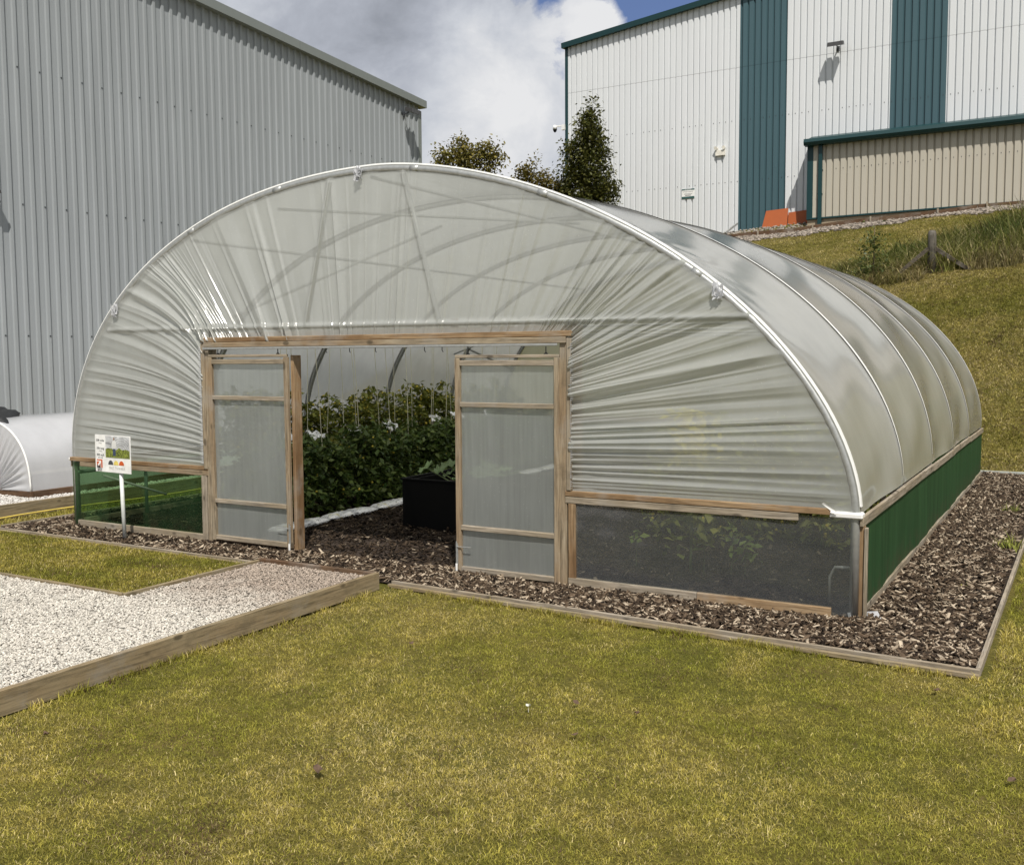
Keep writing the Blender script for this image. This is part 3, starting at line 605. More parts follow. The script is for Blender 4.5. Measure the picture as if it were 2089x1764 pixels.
# ------------------------------------------------------------------ leaves
def leafcloud(n, sampler, size, cols, up=.4, aspect=.5, fold=.25):
    C = sampler(n); l = nr.uniform(.6, 1.2, n)*size; az = nr.uniform(0, 2*np.pi, n); pt = nr.normal(-.25, .5, n); rl = nr.normal(0, .6, n)
    d = np.stack([np.cos(az)*np.cos(pt), np.sin(az)*np.cos(pt), np.sin(pt)], -1); s_ = np.stack([-np.sin(az)*np.cos(rl), np.cos(az)*np.cos(rl), np.sin(rl)], -1); u = np.cross(d, s_)
    L_ = l[:, None]; a = C; b = C+d*L_*.45+s_*L_*aspect*.5+u*L_*.08; c = C+d*L_; e = C+d*L_*.45-s_*L_*aspect*.5+u*L_*.08
    V = np.stack([a, b, c, e], 1).reshape(-1, 3); k = np.arange(n)*4
    return V, np.stack([k, k+1, k+2, k+3], -1), np.repeat(cols(C, n), 4, 0)
def cv(A, B, lo=.7, hi=1.25):
    A = np.array(A); B = np.array(B)
    return lambda C, n: (A+(B-A)*nr.rand(n, 1))*nr.uniform(lo, hi, (n, 1))
MSTEM = simple('green_stem', (.09, .12, .04), .7); MBARK = simple('tree_bark', (.12, .09, .065), .9, 0, .3, 20, .5)
MFRUIT = simple('yellow_fruit', (.62, .50, .10), .35, 0, .3, 60)
def tomato_proto(hh, rad, nl, colf, fruit, seed):
    g = np.random.RandomState(seed); V = []; F = []; Cc = []; st = MB()
    st.tube([(0, 0, 0), (.02, .01, hh*.5), (0, 0, hh*.97)], [.012, .009, .004], 6)
    nbr = 46; cl = []
    for k in range(nbr):
        z = hh*(.1+.88*k/nbr); az = k*2.4+g.uniform(-.4, .4); ln = rad*g.uniform(.55, 1.1)*(1-.35*(k/nbr)**3); dz = g.uniform(-.1, .12)
        pts = [(0, 0, z), (math.cos(az)*ln*.5, math.sin(az)*ln*.5, z+dz+.04), (math.cos(az)*ln, math.sin(az)*ln, z+dz-.05)]; st.tube(pts, [.005, .004, .002], 4, caps=False); cl.append((pts, az))
    ctr = []
    per = nl//nbr
    for pts, az in cl:
        for j in range(per):
            u = g.uniform(.25, 1.08); p0, p1, p2 = map(np.array, pts); p = (1-u)**2*p0+2*u*(1-u)*p1+u*u*p2; ctr.append(p+g.normal(0, .035, 3))
    ctr = np.array(ctr)
    V, F, Cc = leafcloud(len(ctr), lambda n: ctr, .10, colf, aspect=.6)
    fr_ = MB()
    for k in range(fruit):
        c = ctr[g.randint(len(ctr))]; r = g.uniform(.013, .022)
        fr_.q([tuple(c+r*v) for v in IV], [tuple(f) for f in IF])
    return st, (V, F, Cc), fr_
CT1 = cv((.11, .145, .025), (.30, .30, .06)); CT2 = cv((.04, .08, .016), (.13, .17, .04))
def addfruit(V, F, Cc, fr_):
    if not fr_.v: return V, F, Cc
    n0 = len(V); fv = np.array(fr_.v); ff = np.array(fr_.f)+n0
    return np.concatenate([V, fv]), np.concatenate([F, np.concatenate([ff, ff[:, 2:3]], 1)]) if False else F_tri(F, ff), np.concatenate([Cc, np.tile((.75, .62, .10), (len(fv), 1))])
def F_tri(F, ff): return np.concatenate([F[:, [0, 1, 2]], F[:, [0, 2, 3]], ff])
def make_tomato(label, group, hh, rad, nl, colf, fruit, seed):
    st, (V, F, Cc), fr_ = tomato_proto(hh, rad, nl, colf, fruit, seed)
    r = empty('tomato_plant', (0, 0, 0), label, 'tomato plant', group)
    st.build('stem', MSTEM, r); V, F, Cc = addfruit(V, F, Cc, fr_); mk('foliage', V, F, MLEAF, r, False, Cc)
    return r
ta = [make_tomato('tall tomato plant with yellow fruit in the back row against the left wall', 'tomato plants in the back row', 1.42, .40, 1500, CT1, 110, s) for s in (1, 2)]
tb_ = [make_tomato('dense dark green tomato plant in the row behind the white grow bags', 'tomato plants in the front row', 1.02, .40, 1500, CT2, 12, s) for s in (3, 4)]
def putall(protos, places):
    for i, (x, y, s, rz) in enumerate(places):
        pr = protos[i % len(protos)]; o = pr if i < len(protos) else copy_tree(pr)
        o.location = (x, y, .02); o.rotation_euler = (0, 0, rz); o.scale = (s, s, s)
putall(ta, [(.72+rnd.uniform(-.06, .06), 2.0+k*.52, rnd.uniform(.92, 1.1), rnd.uniform(0, 6.28)) for k in range(15)])
putall(tb_, [(2.05+rnd.uniform(-.06, .06), 1.3+k*.50, rnd.uniform(.9, 1.08), rnd.uniform(0, 6.28)) for k in range(15)])
tc = [make_tomato('yellow green plant with blossoms seen dimly through the right end sheet', 'plants behind the right end sheet', 1.15, .42, 900, cv((.16, .20, .04), (.42, .42, .12)), 60, 9)]
putall(tc, [(6.6+.55*(k % 4), 2.9+1.3*(k//4), rnd.uniform(.95, 1.15), rnd.uniform(0, 6.28)) for k in range(8)])
for i, (x, y, h) in enumerate(((6.92, 1.0, .36), (7.6, 1.0, .46), (7.86, 1.0, .49), (7.99, 1.0, .38))):
    r = empty('young_plant', (x, y, .02), ['smallest seedling seen through the clear panel, nearest the door', 'upright young plant second from the door behind the clear panel', 'tallest young plant tied to a white string behind the clear panel', 'bushy young plant nearest the corner pole behind the clear panel'][i], 'plant', 'young plants behind the clear panel')
    MB().tube([(0, 0, 0), (.01, 0, h)], .004, 6).build('stem', MSTEM, r)
    V, F, Cc = leafcloud(12 if i < 3 else 34, lambda n: np.stack([nr.normal(0, .02 if i < 3 else .07, n), nr.normal(0, .02 if i < 3 else .06, n), h*nr.uniform(.75, 1, n) if i < 3 else h*nr.uniform(.5, 1, n)], -1), .10, cv((.16, .24, .04), (.3, .38, .08)), aspect=.6)
    mk('leaves', V, F, MLEAF, r, False, Cc)
r = empty('sunflower_plant', (7.47, 1.0, .02), 'tall yellow flowering plant glowing through the folds right of the doors', 'plant')
MB().tube([(0, 0, 0), (.02, .02, 1.55)], .012, 6).build('stem', MSTEM, r)
V, F, Cc = leafcloud(260, lambda n: np.stack([nr.normal(0, .09, n), nr.normal(0, .09, n), nr.uniform(1.05, 1.55, n)], -1), .10, cv((.75, .66, .04), (.9, .82, .10)), aspect=.7)
mk('petals', V, F, MLEAF, r, False, Cc)
V, F, Cc = leafcloud(160, lambda n: np.stack([nr.normal(0, .14, n), nr.normal(0, .14, n), nr.uniform(.2, 1.1, n)], -1), .12, CT1, aspect=.7); mk('foliage', V, F, MLEAF, r, False, Cc)
# strings
MSTR = simple('pale_twine', (.62, .60, .45), .8)
so_ = MB().tube([(0, 0, 0), (.006, .004, -.7), (0, 0, -1.5)], .0042, 5).build('twine', MSTR)
tag(so_, 'pale twine hanging over the tomato rows inside the tunnel', 'string', 'plant support strings')
first = True
for x, ys_ in ((1.18, [2.3+.52*k for k in range(13)]), (1.6, [2.1, 3.1, 4.14, 5.3, 6.2, 7.3]), (2.0, [1.6, 2.07, 2.9, 4.14, 5.2, 6.2])):
    for y in ys_:
        o = so_ if first else so_.copy()
        if not first: COL.objects.link(o)
        first = False; zt = HR+B_*math.sqrt(max(0, 1-((x-CX)/A_)**2))-.05; o.location = (x+rnd.uniform(-.06, .06), y, min(zt, 2.4)); o.scale = (1, 1, 1.0 if x < 2 else 1.0); o.rotation_euler = (rnd.uniform(-.05, .05), rnd.uniform(-.05, .05), 0)
# grow bags
m, t, b = newmat('white_bag_plastic'); o_ = coords(t); f = t.noise(o_, 9, 4, .6); pr = t.noise(t.scale(o_, 30, 5, 30), 2, 2, .5)
cbg = t.mix(t.mapr(f, .62, .68), (.82, .83, .84), (.70, .66, .42)); cbg = t.mix(t.mapr(pr, .60, .64, 0, .8), cbg, (.05, .05, .05)); t.l.new(cbg, b.inputs['Base Color']); b.inputs['Roughness'].default_value = .35; bump(t, b, t.noise(o_, 14, 5, .6), .9, .03)
def growbag(loc, rz, label, group):
    n, k = 22, 14; vs = []; g = nr
    for i in range(n):
        u = i/(n-1); e = max(.12, (1-abs(2*u-1)**5)**.6)
        for j in range(k):
            a = 2*math.pi*j/k; c_, s_ = math.cos(a), math.sin(a)
            vs.append(((math.copysign(abs(c_)**.8, c_))*.115*(.75+.25*e)*(1+g.normal(0, .03)), (u-.5)*.93, 0.045+.045*e*math.copysign(abs(s_)**.8, s_)*(1+g.normal(0, .09))))
    fs = [(i*k+j, i*k+(j+1) % k, (i+1)*k+(j+1) % k, (i+1)*k+j) for i in range(n-1) for j in range(k)]+[tuple(range(k)), tuple(range((n-1)*k, n*k))]
    o = mk('grow_bag', vs, fs, m, None, True); o.location = loc; o.rotation_euler = (0, 0, rz); return tag(o, label, 'grow bag', group)
bl = ['nearest white grow bag lying on the mulch just inside the left door', 'second white grow bag from the left door', 'third white grow bag from the left door', 'fourth white grow bag from the left door, next to the black planter']
for k in range(4): growbag((2.52-.03*k, 1.15+k*.98, .02), rnd.uniform(-.06, .06), bl[k], 'white grow bags in the front row')
for k in range(4): growbag((2.42-.03*k, 5.07+k*.98, .02), rnd.uniform(-.06, .06), 'white grow bag at the foot of the plants behind the black planter', 'far white grow bags')
for k, (x, y, z) in enumerate(((1.5, 2.1, 1.02), (1.42, 2.75, .99), (1.55, 3.5, .98), (1.45, 4.4, 1.03), (1.5, 5.6, 1.05), (1.45, 6.3, 1.08), (1.6, 7.1, 1.06))):
    n = 9; vs = [(x+(i/8-.5)*.17+nr.normal(0, .012), y+(j_/8-.5)*.26+nr.normal(0, .012), z+nr.normal(0, .022)-.1*(i/8-.5)) for i in range(n) for j_ in range(n)]
    tag(mk('fleece_scrap', vs, [(a_*n+b_, (a_+1)*n+b_, (a_+1)*n+b_+1, a_*n+b_+1) for a_ in range(n-1) for b_ in range(n-1)], m, None), 'crumpled white sheet scrap lying on the foliage between the tomato rows', 'sheet scrap', 'white scraps between the tomato rows')
# black planter with squash
pl = empty('planter_box', (0, 0, 0), 'large black planter box standing on the mulch inside the doorway', 'planter')
MB().box(3.59, 5.2, 1.77, 1.82, .0, .60).box(3.59, 5.2, 2.75, 2.80, .0, .60).box(3.59, 3.64, 1.822, 2.748, .0, .60).box(5.15, 5.2, 1.822, 2.748, .0, .60).build('box', BLACK, pl)
MB().box(3.575, 5.215, 1.755, 1.79, .60, .625).box(3.575, 5.215, 2.78, 2.815, .60, .625).box(3.575, 3.61, 1.792, 2.778, .60, .625).box(5.18, 5.215, 1.792, 2.778, .60, .625).build('rim', BLACK, pl)
MB().quad((3.64, 1.82, .5), (5.15, 1.82, .5), (5.15, 2.75, .5), (3.64, 2.75, .5)).build('soil', D.materials['dark_mulch_floor'], pl)
r = empty('squash_plant', (0, 0, 0), 'leafy squash plant with broad pale green leaves in the black planter', 'plant')
sv = []; sf = []; scs = []; stt = MB()
for k in range(17):
    cx_, cy_ = 4.3+rnd.uniform(-.5, .5), 2.15+rnd.uniform(-.30, .36); h = .60+rnd.uniform(.03, .17); rr = rnd.uniform(.07, .13); az = rnd.uniform(0, 6.28); tx, ty = rnd.uniform(-.5, .2), rnd.uniform(-.6, .1)
    b0 = len(sv); sv.append((cx_, cy_, h-.015)); colr = np.array((.16, .23, .10))*rnd.uniform(.7, 1.5); scs.append(colr*1.2)
    for j in range(12):
        a = az+j*math.pi/6; q = rr*(1+.12*(-1)**j)*(.75 if j == 0 else 1); dx, dy = q*math.cos(a), q*math.sin(a); sv.append((cx_+dx, cy_+dy, h+.02*(-1)**j-dx*tx-dy*ty)); scs.append(colr)
    for j in range(12): sf.append((b0, b0+1+j, b0+1+(j+1) % 12))
    stt.tube([(4.5+(cx_-4.5)*.4, 2.2+(cy_-2.2)*.4, .5), (cx_, cy_, h-.015)], .008, 5)
mk('leaves', sv, sf, MLEAF, r, False, np.array(scs)); stt.build('stems', MSTEM, r)

# ------------------------------------------------------------------ information sign
def text(body, size, loc, mat, parent, name='lettering', align='LEFT', font_w=1.0, rot=(math.pi/2, 0, 0), bold=0):
    cu = D.curves.new('t', 'FONT'); cu.body = body; cu.size = size; cu.align_x = align; cu.offset = bold*size; cu.resolution_u = 2
    to = D.objects.new('t', cu); COL.objects.link(to); dg = bpy.context.evaluated_depsgraph_get(); me = D.meshes.new_from_object(to.evaluated_get(dg)); D.objects.remove(to)
    me.materials.clear(); me.materials.append(mat); o = D.objects.new(name, me); COL.objects.link(o); o.parent = parent; o.location = loc; o.rotation_euler = rot; o.scale = (font_w, 1, 1); return o
INK = simple('dark_grey_ink', (.06, .065, .07), .6); ORA = simple('orange_ink', (.55, .10, .02), .6); YEL = simple('yellow_ink', (.75, .60, .15), .6); LGR = simple('light_grey_ink', (.45, .45, .43), .6)
SG = empty('information_sign', (1.28, -.36, 0), 'white printed information board on a pale grey post in front of the netted panel', 'sign')
SG.rotation_euler = (0, math.radians(-1.6), 0)
MB().tube([(0, 0, 0), (0, 0, .80)], .022, 14).build('post', simple('pale_grey_post', (.62, .64, .62), .4), SG, True)
bo = empty('board', (-.385, -.03, .80)); bo.parent = SG; bo.rotation_euler = (0, math.radians(2.2), 0)
MB().box(0, .59, -.004, .004, 0, .42, .001).build('plate', WHITEM, bo)
Yf = -.0062
def flat(nm, poly, mat, y=Yf): return MB().q([(px_, y, pz_) for px_, pz_ in poly], [tuple(range(len(poly)))]).build(nm, mat, bo)
flat('picture', [(.18, .17), (.58, .17), (.58, .41), (.18, .41)], simple('picture_grey', (.50, .51, .52), .5, 0, .35, 14))
pa = MB()
for k in range(6):
    rr = .05+.028*k
    for j in range(14):
        a0, a1 = math.pi*j/14*.95, math.pi*(j+1)/14*.95; cx_, cz_ = .44, .24
        pts = [(cx_+r_*math.cos(a_), cz_+r_*.9*math.sin(a_)) for r_, a_ in ((rr, a0), (rr+.003, a0), (rr+.003, a1), (rr, a1))]
        if all(.18 < q[0] < .58 and .17 < q[1] < .41 for q in pts): pa.quad(*[(q[0], Yf-.0008, q[1]) for q in pts])
pa.quad((.18, Yf-.0008, .325), (.27, Yf-.0008, .322), (.27, Yf-.0008, .328), (.18, Yf-.0008, .331)); pa.build('picture_arches', INK, bo)
pgm = [(.18, .17), (.58, .17), (.58, .255), (.52, .27), (.46, .262), (.40, .285), (.37, .26), (.33, .25), (.29, .27), (.22, .275), (.18, .26)]
flat('picture_plants', pgm, simple('picture_green', (.16, .19, .03), .5, 0, .9, 60), Yf-.0012)
flat('picture_coat', [(.285, .27), (.37, .27), (.36, .355), (.335, .365), (.315, .365), (.295, .355)], simple('picture_coat_white', (.62, .62, .6), .5), Yf-.0018)
flat('picture_jeans', [(.305, .19), (.35, .19), (.35, .27), (.305, .27)], simple('picture_navy', (.04, .06, .12), .5), Yf-.0022)
flat('picture_head', [(.325+.012*math.cos(k*.785), .382+.017*math.sin(k*.785)) for k in range(8)], simple('picture_tan', (.28, .17, .11), .5), Yf-.0022)
for txt, zz, s_ in (('30ft wide', .345, .036), ('30ft long', .255, .036), ('900 sq.ft', .18, .036), ('(9.1m)', .32, .018), ('(9.1m)', .23, .018), ('(83.6 sq.m)', .155, .018)):
    text(txt, s_, (.09, Yf, zz), INK, bo, align='CENTER', bold=.01)
flat('logo_square', [(.025, .045), (.12, .045), (.12, .14), (.025, .14)], ORA)
flat('logo_arrow', [(.025, .115), (.07, .115), (.04, .075), (.055, .062), (.09, .10), (.09, .045), (.098, .045), (.098, .125), (.025, .125)], WHITEM, Yf-.001)
flat('logo_dark', [(.025, .045), (.05, .045), (.085, .09), (.085, .045), (.06, .045), (.03, .08)], INK, Yf-.0005)
text('MADE IN', .02, (.072, Yf, .025), INK, bo, align='CENTER', bold=.03); text('BRITAIN', .02, (.072, Yf, .006), INK, bo, align='CENTER', bold=.03)
text('FIRST TUNNELS', .038, (.36, Yf, .04), LGR, bo, align='CENTER', bold=.004)
for cx_, mt in ((.26, INK), (.35, YEL), (.44, ORA)): flat('logo_dome', [(cx_+.042*math.cos(math.pi*k/12), .088+.05*math.sin(math.pi*k/12)) for k in range(13)], mt)

# ------------------------------------------------------------------ small polytunnel at the left
ST = empty('small_polytunnel', (0, 0, 0), 'small low white polythene tunnel on a timber base at the far left', 'polytunnel')
sx0, sx1, sy0, sy1, sz0 = -4.55, -2.1, .82, 8.5, .20; scx = (sx0+sx1)/2; sa, sb = (sx1-sx0)/2, 1.02
MB().box(sx0-.03, sx1+.03, sy0-.03, sy0+.02, .10, sz0+.02).build('base_board', WK[0], ST)
MB().box(sx1-.01, sx1+.04, sy0+.025, sy1, .10, sz0+.02).build('base_board', WK[1], ST)
n, mm = 60, 40; TH, YV = np.meshgrid(np.linspace(0, math.pi, n), np.linspace(sy0, sy1, mm), indexing='ij')
ex = np.sign(np.cos(TH))*np.abs(np.cos(TH))**.8; ez = np.abs(np.sin(TH))**.8; wob = 1+.006*np.sin(TH*9+YV*2)
ii, jj = np.meshgrid(np.arange(n-1), np.arange(mm-1), indexing='ij'); a = (ii*mm+jj).ravel()
mk('roof_sheet', np.stack([scx-sa*ex*wob, YV, sz0+sb*ez*wob], -1).reshape(-1, 3), np.stack([a, a+mm, a+mm+1, a+1], -1), FMINI, ST, True)
nn, ms = 240, 24; TH = np.linspace(0, math.pi, nn); S_ = np.linspace(0, 1, ms); hxx = scx-sa*np.sign(np.cos(TH))*np.abs(np.cos(TH))**.8; hzz = sz0+sb*np.abs(np.sin(TH))**.8
bxx = scx+(hxx-scx)*.35; XX = bxx[:, None]+(hxx-bxx)[:, None]*S_; ZZ = sz0+(hzz-sz0)[:, None]*S_; YY = sy0-.02-.018*np.sin(TH*55)[:, None]*np.sin(np.pi*S_)-.012*np.sin(TH*91+1)[:, None]*(1-S_)
ii, jj = np.meshgrid(np.arange(nn-1), np.arange(ms-1), indexing='ij'); a = (ii*ms+jj).ravel()
mk('end_sheet', np.stack([XX, YY, ZZ], -1).reshape(-1, 3), np.stack([a, a+ms, a+ms+1, a+1], -1), FMINI, ST, True)
MB().tube([(scx-(sa+.005)*math.copysign(abs(math.cos(t_))**.8, math.cos(t_)), sy0-.01, sz0+(sb+.005)*abs(math.sin(t_))**.8) for t_ in np.linspace(.001, math.pi-.001, 50)], .014, 8).build('hoop', TAPE, ST, True)
# black sheet bundle
bm_ = MB(); V = []; n, k = 40, 16
for i in range(n):
    u = i/(n-1); e = math.sin(math.pi*min(1, u*1.02))**.5
    for j in range(k):
        a_ = 2*math.pi*j/k; rr = (.11*e+.01)*(1+.35*math.sin(a_*3+u*11)+.25*math.sin(u*23+a_)); V.append((-4.2+1.55*u, 1.15+.25*math.sin(u*5)+rr*1.8*math.cos(a_), 1.21-.05*(2*u-1)**2-.10*u+.05+rr*.8*math.sin(a_)))
cl = mk('black_sheet', V, [(i*k+j, i*k+(j+1) % k, (i+1)*k+(j+1) % k, (i+1)*k+j) for i in range(n-1) for j in range(k)], simple('black_netting', (.012, .013, .014), .55, 0, .3, 30, .6), None, True)
tag(cl, 'crumpled black sheet bundled on top of the small white tunnel', 'cloth')
# hose
hp = [(-2.6, -1.3, .16)]+[(-1.35+.12*math.sin(k*.7), -1.6+k*.55, .05+.01*math.sin(k)) for k in range(1, 20)]
hp = [(-1.2+.1*math.sin(k*.8+1), -1.9+k*.5, .055) for k in range(22)]
tag(MB().tube(hp, .011, 8).build('garden_hose', simple('yellow_rubber', (.62, .47, .10), .45), None, True), 'thin yellow hose lying on the grass strip left of the large tunnel', 'hose')

# ------------------------------------------------------------------ clad buildings
def cladmat(name, col, rough=.42, streak=.06, axis=0, seamz=None):
    m, t, b = newmat(name); o = coords(t); f = t.noise(t.scale(o, 1.2, 1.2, .12), 2, 5, .6); g = t.noise(t.scale(o, .25, .25, .25), 1, 3, .5)
    c = t.mix(t.mapr(f, .3, .7), tuple(x*(1-streak) for x in col), col); c = t.mix(t.mapr(g, .35, .65, 0, .5), c, tuple(x*(1-streak*1.3) for x in col))
    if seamz:
        sep = t.add('ShaderNodeSeparateXYZ'); t.l.new(o, sep.inputs[0])
        dd = t.math('ABSOLUTE', t.math('SUBTRACT', sep.outputs[2], seamz)); c = t.mix(t.mapr(dd, .006, .022, .55, 0), c, tuple(x*.35 for x in col))
    t.l.new(c, b.inputs['Base Color']); b.inputs['Roughness'].default_value = rough; b.inputs['Specular IOR Level'].default_value = .35; return m
MGREY = cladmat('grey_cladding', (.33, .355, .37), .45, .14); MWHITE = cladmat('white_cladding', (.68, .70, .715), .4, .06, seamz=13.72)
MBLUE = cladmat('blue_cladding', (.060, .115, .135), .4, .08, seamz=13.72); MBEIGE = cladmat('beige_cladding', (.47, .44, .37), .5, .06); MTEAL = cladmat('teal_trim', (.010, .044, .048), .4, .1); MTRIMG = cladmat('grey_trim', (.20, .22, .21), .4, .08)
MROOF = simple('roof_sheet_grey', (.3, .31, .32), .5)
def cladding(name, u0, u1, zb, zt, pitch, prof, mapf, mat, parent):
    """prof: list of (fraction of pitch, depth)"""
    V = []; us = []
    k0 = math.floor(u0/pitch)
    k = k0
    while k*pitch < u1:
        for fr_, d_ in prof:
            u = (k+fr_)*pitch
            if u0 <= u <= u1: us.append((u, d_))
        k += 1
    us = [(u0, prof[0][1])]+us+[(u1, prof[0][1])]
    for u, d_ in us: V += [mapf(u, d_, zb(u)), mapf(u, d_, zt(u))]
    F = [(2*i, 2*i+2, 2*i+3, 2*i+1) for i in range(len(us)-1) if us[i+1][0]-us[i][0] > 1e-6]
    return mk(name, V, F, mat, parent)
RIB = [(0, 0), (.58, 0), (.63, .04), (.90, .04), (.95, 0)]
GRV = [(0, .065), (.60, .065), (.74, 0), (.88, 0), (.94, .065)]
# grey warehouse (left): wall in the plane x=-8
GW = empty('grey_warehouse', (0, 0, 0), 'tall grey warehouse with vertical ribbed metal cladding at the left', 'building')
gz = lambda y: 9.86+(18.9-y)*.058 if y > -5 else 9.86+23.9*.058
gtop = lambda y: 10.5-.003*(y-9)-(.55*((y-9)/9.9)**2 if y > 9 else 0)
gtop = lambda y: np.interp(y, [-20, -2, 9.2, 18.9], [11.0, 10.85, 10.48, 9.95])
cladding('wall_cladding', -12, 18.72, lambda u: -.1, gtop, .2475, RIB, lambda u, d_, z: (-8+d_, u, z), MGREY, GW)
MB().box(-8.06, -7.955, 18.72, 18.9, -.1, 9.84).build('corner_flashing', MTRIMG, GW)
vg = MB()
for (ya, yb) in ((-12, -2), (-2, 9.2), (9.203, 13.06), (13.07, 18.98)):
    za, zb_ = float(gtop(ya)), float(gtop(yb)); x1_ = -7.80
    vg.q([(-8.1, ya, za-.02), (x1_, ya, za-.02), (x1_, ya, za+.20), (-8.1, ya, za+.26), (-8.1, yb, zb_-.02), (x1_, yb, zb_-.02), (x1_, yb, zb_+.20), (-8.1, yb, zb_+.26)], [(0, 1, 2, 3), (7, 6, 5, 4), (1, 5, 6, 2), (2, 6, 7, 3), (0, 4, 5, 1), (0, 3, 7, 4)])
vg.build('verge_trim', MTRIMG, GW)
MB().q([(-8.1, -12, 11.1), (-8.1, 18.9, 10.1), (-30, 18.9, 10.1), (-30, -12, 11.1), (-8.05, 18.88, -.1), (-30, 18.88, -.1), (-30, -12, -.1), (-8.05, -12, -.1)], [(0, 1, 2, 3), (1, 4, 5, 2), (0, 3, 6, 7)]).build('roof', MROOF, GW)
sn = MB()
for (za, zb2) in ((7.84, 8.02), (5.15, 5.25), (2.53, 2.56)):
    y = -3
    while y < 18.5:
        k = math.floor(y/.2475); yc = (k+.80)*.2475; z = za+(zb2-za)*(yc-4.7)/12.8; sn.box(-7.969, -7.952, yc-.014, yc+.014, z-.014, z+.014, 0); y += .495
sn.build('fixing_screws', RUBBER, GW)
def floodlight(loc, facing, s, label, mat=None):
    r = empty('floodlight', loc, label, 'floodlight', None); r.rotation_euler = (0, 0, facing)
    # local: +x away from the wall
    MB().box(0, .03*s, -.06*s, .06*s, -.1*s, .1*s).beam((.02*s, 0, .0), (.34*s, 0, .08*s), .04*s, .04*s).build('bracket', RUBBER, r)
    q = MB().q([(.25*s, -.28*s, .06*s), (.62*s, -.30*s, -.04*s), (.62*s, .30*s, -.04*s), (.25*s, .28*s, .06*s), (.27*s, -.26*s, .20*s), (.60*s, -.28*s, .12*s), (.60*s, .28*s, .12*s), (.27*s, .26*s, .20*s)], [(0, 1, 2, 3), (4, 7, 6, 5), (0, 4, 5, 1), (1, 5, 6, 2), (2, 6, 7, 3), (3, 7, 4, 0)])
    q.build('housing', simple('dark_housing', (.05, .05, .05), .4) if mat is None else mat, r)
    return r
floodlight((-7.965, 17.95, 9.55), 0, .8, 'dark floodlight under the verge near the far corner of the grey warehouse')
floodlight((-7.965, 4.16, 5.28), 0, .42, 'dark floodlight at the left edge of the picture on the grey warehouse wall')

# white warehouse: wall in the plane y=33
WW = empty('white_warehouse', (0, 0, 0), 'large white ribbed metal warehouse with two blue vertical bands on the hill', 'building')
wy = 33.; wt = lambda x: 15.72+.114*(x+9.87) if x < 14 else 15.72+.114*23.87-.114*(x-14)
wb = lambda x: float(height(x, wy))-.4
mpw = lambda u, d_, z: (u, wy-d_, z)
for a0, a1, mt, nm in ((-9.75, -1.94, MWHITE, 'white_cladding'), (-1.94, -.02, MBLUE, 'blue_cladding'), (-.02, 3.9, MWHITE, 'white_cladding'), (3.9, 5.86, MBLUE, 'blue_cladding'), (5.86, 14, MWHITE, 'white_cladding'), (14, 38, MWHITE, 'white_cladding')):
    cladding(nm, a0, a1-.002, wb, wt, .2585, GRV, mpw, mt, WW)
MB().box(-9.9, -9.75, wy-.075, wy+.12, 4.5, 15.68).build('corner_flashing', MTEAL, WW)
vg = MB()
for xa, xb in ((-9.98, 14), (14, 38)):
    za, zb2 = wt(xa), wt(xb); vg.q([(xa, wy-.28, za-.06), (xa, wy-.30, za+.16), (xa, wy+.1, za+.24), (xa, wy+.1, za-.02), (xb, wy-.28, zb2-.06), (xb, wy-.30, zb2+.16), (xb, wy+.1, zb2+.24), (xb, wy+.1, zb2-.02)], [(0, 4, 5, 1), (1, 5, 6, 2), (2, 6, 7, 3), (3, 7, 4, 0), (0, 1, 2, 3), (4, 7, 6, 5)])
vg.build('verge_trim', MTEAL, WW)
MB().q([(-9.87, wy+.05, 15.75), (14, wy+.05, 18.5), (14, wy+40, 18.5), (-9.87, wy+40, 15.75), (38, wy+.05, 15.75), (38, wy+40, 15.75), (-9.87, wy+.05, 4), (-9.87, wy+40, 4)], [(0, 1, 2, 3), (1, 4, 5, 2), (0, 3, 7, 6)]).build('roof', MROOF, WW)
sn = MB()
for za in (11.6, 9.15):
    x = -9.6
    while x < 9.5:
        k = math.floor(x/.2585); xc = (k+.30)*.2585; sn.box(xc-.013, xc+.013, wy-.074, wy-.062, za-.016, za+.016, 0); x += .2585*(1 if rnd.random() < .7 else 2)
sn.build('fixing_screws', RUBBER, WW)
# orange boards leaning at the wall foot
OR = simple('orange_board', (.34, .075, .010), .6, 0, .05, 3)
tag(MB().q([(-.93, 32.55, 6.8), (.13, 32.6, 6.9), (.13, 32.85, 7.90), (-.76, 32.85, 7.85), (-.93, 32.585, 6.8), (.13, 32.635, 6.9), (.13, 32.885, 7.90), (-.76, 32.885, 7.85)], [(0, 1, 2, 3), (7, 6, 5, 4), (0, 4, 5, 1), (1, 5, 6, 2), (2, 6, 7, 3), (3, 7, 4, 0)]).build('board_sheet', OR), 'larger orange board leaning against the blue band of the white warehouse', 'board')
tag(MB().q([(.14, 32.72, 6.9), (1.45, 32.72, 6.9), (1.45, 32.86, 7.82), (.14, 32.86, 7.72), (.14, 32.75, 6.9), (1.45, 32.75, 6.9), (1.45, 32.89, 7.82), (.14, 32.89, 7.72)], [(0, 1, 2, 3), (7, 6, 5, 4), (0, 4, 5, 1), (1, 5, 6, 2), (2, 6, 7, 3), (3, 7, 4, 0)]).build('board_sheet', OR), 'smaller orange board partly in the shade beside the annex corner', 'board')
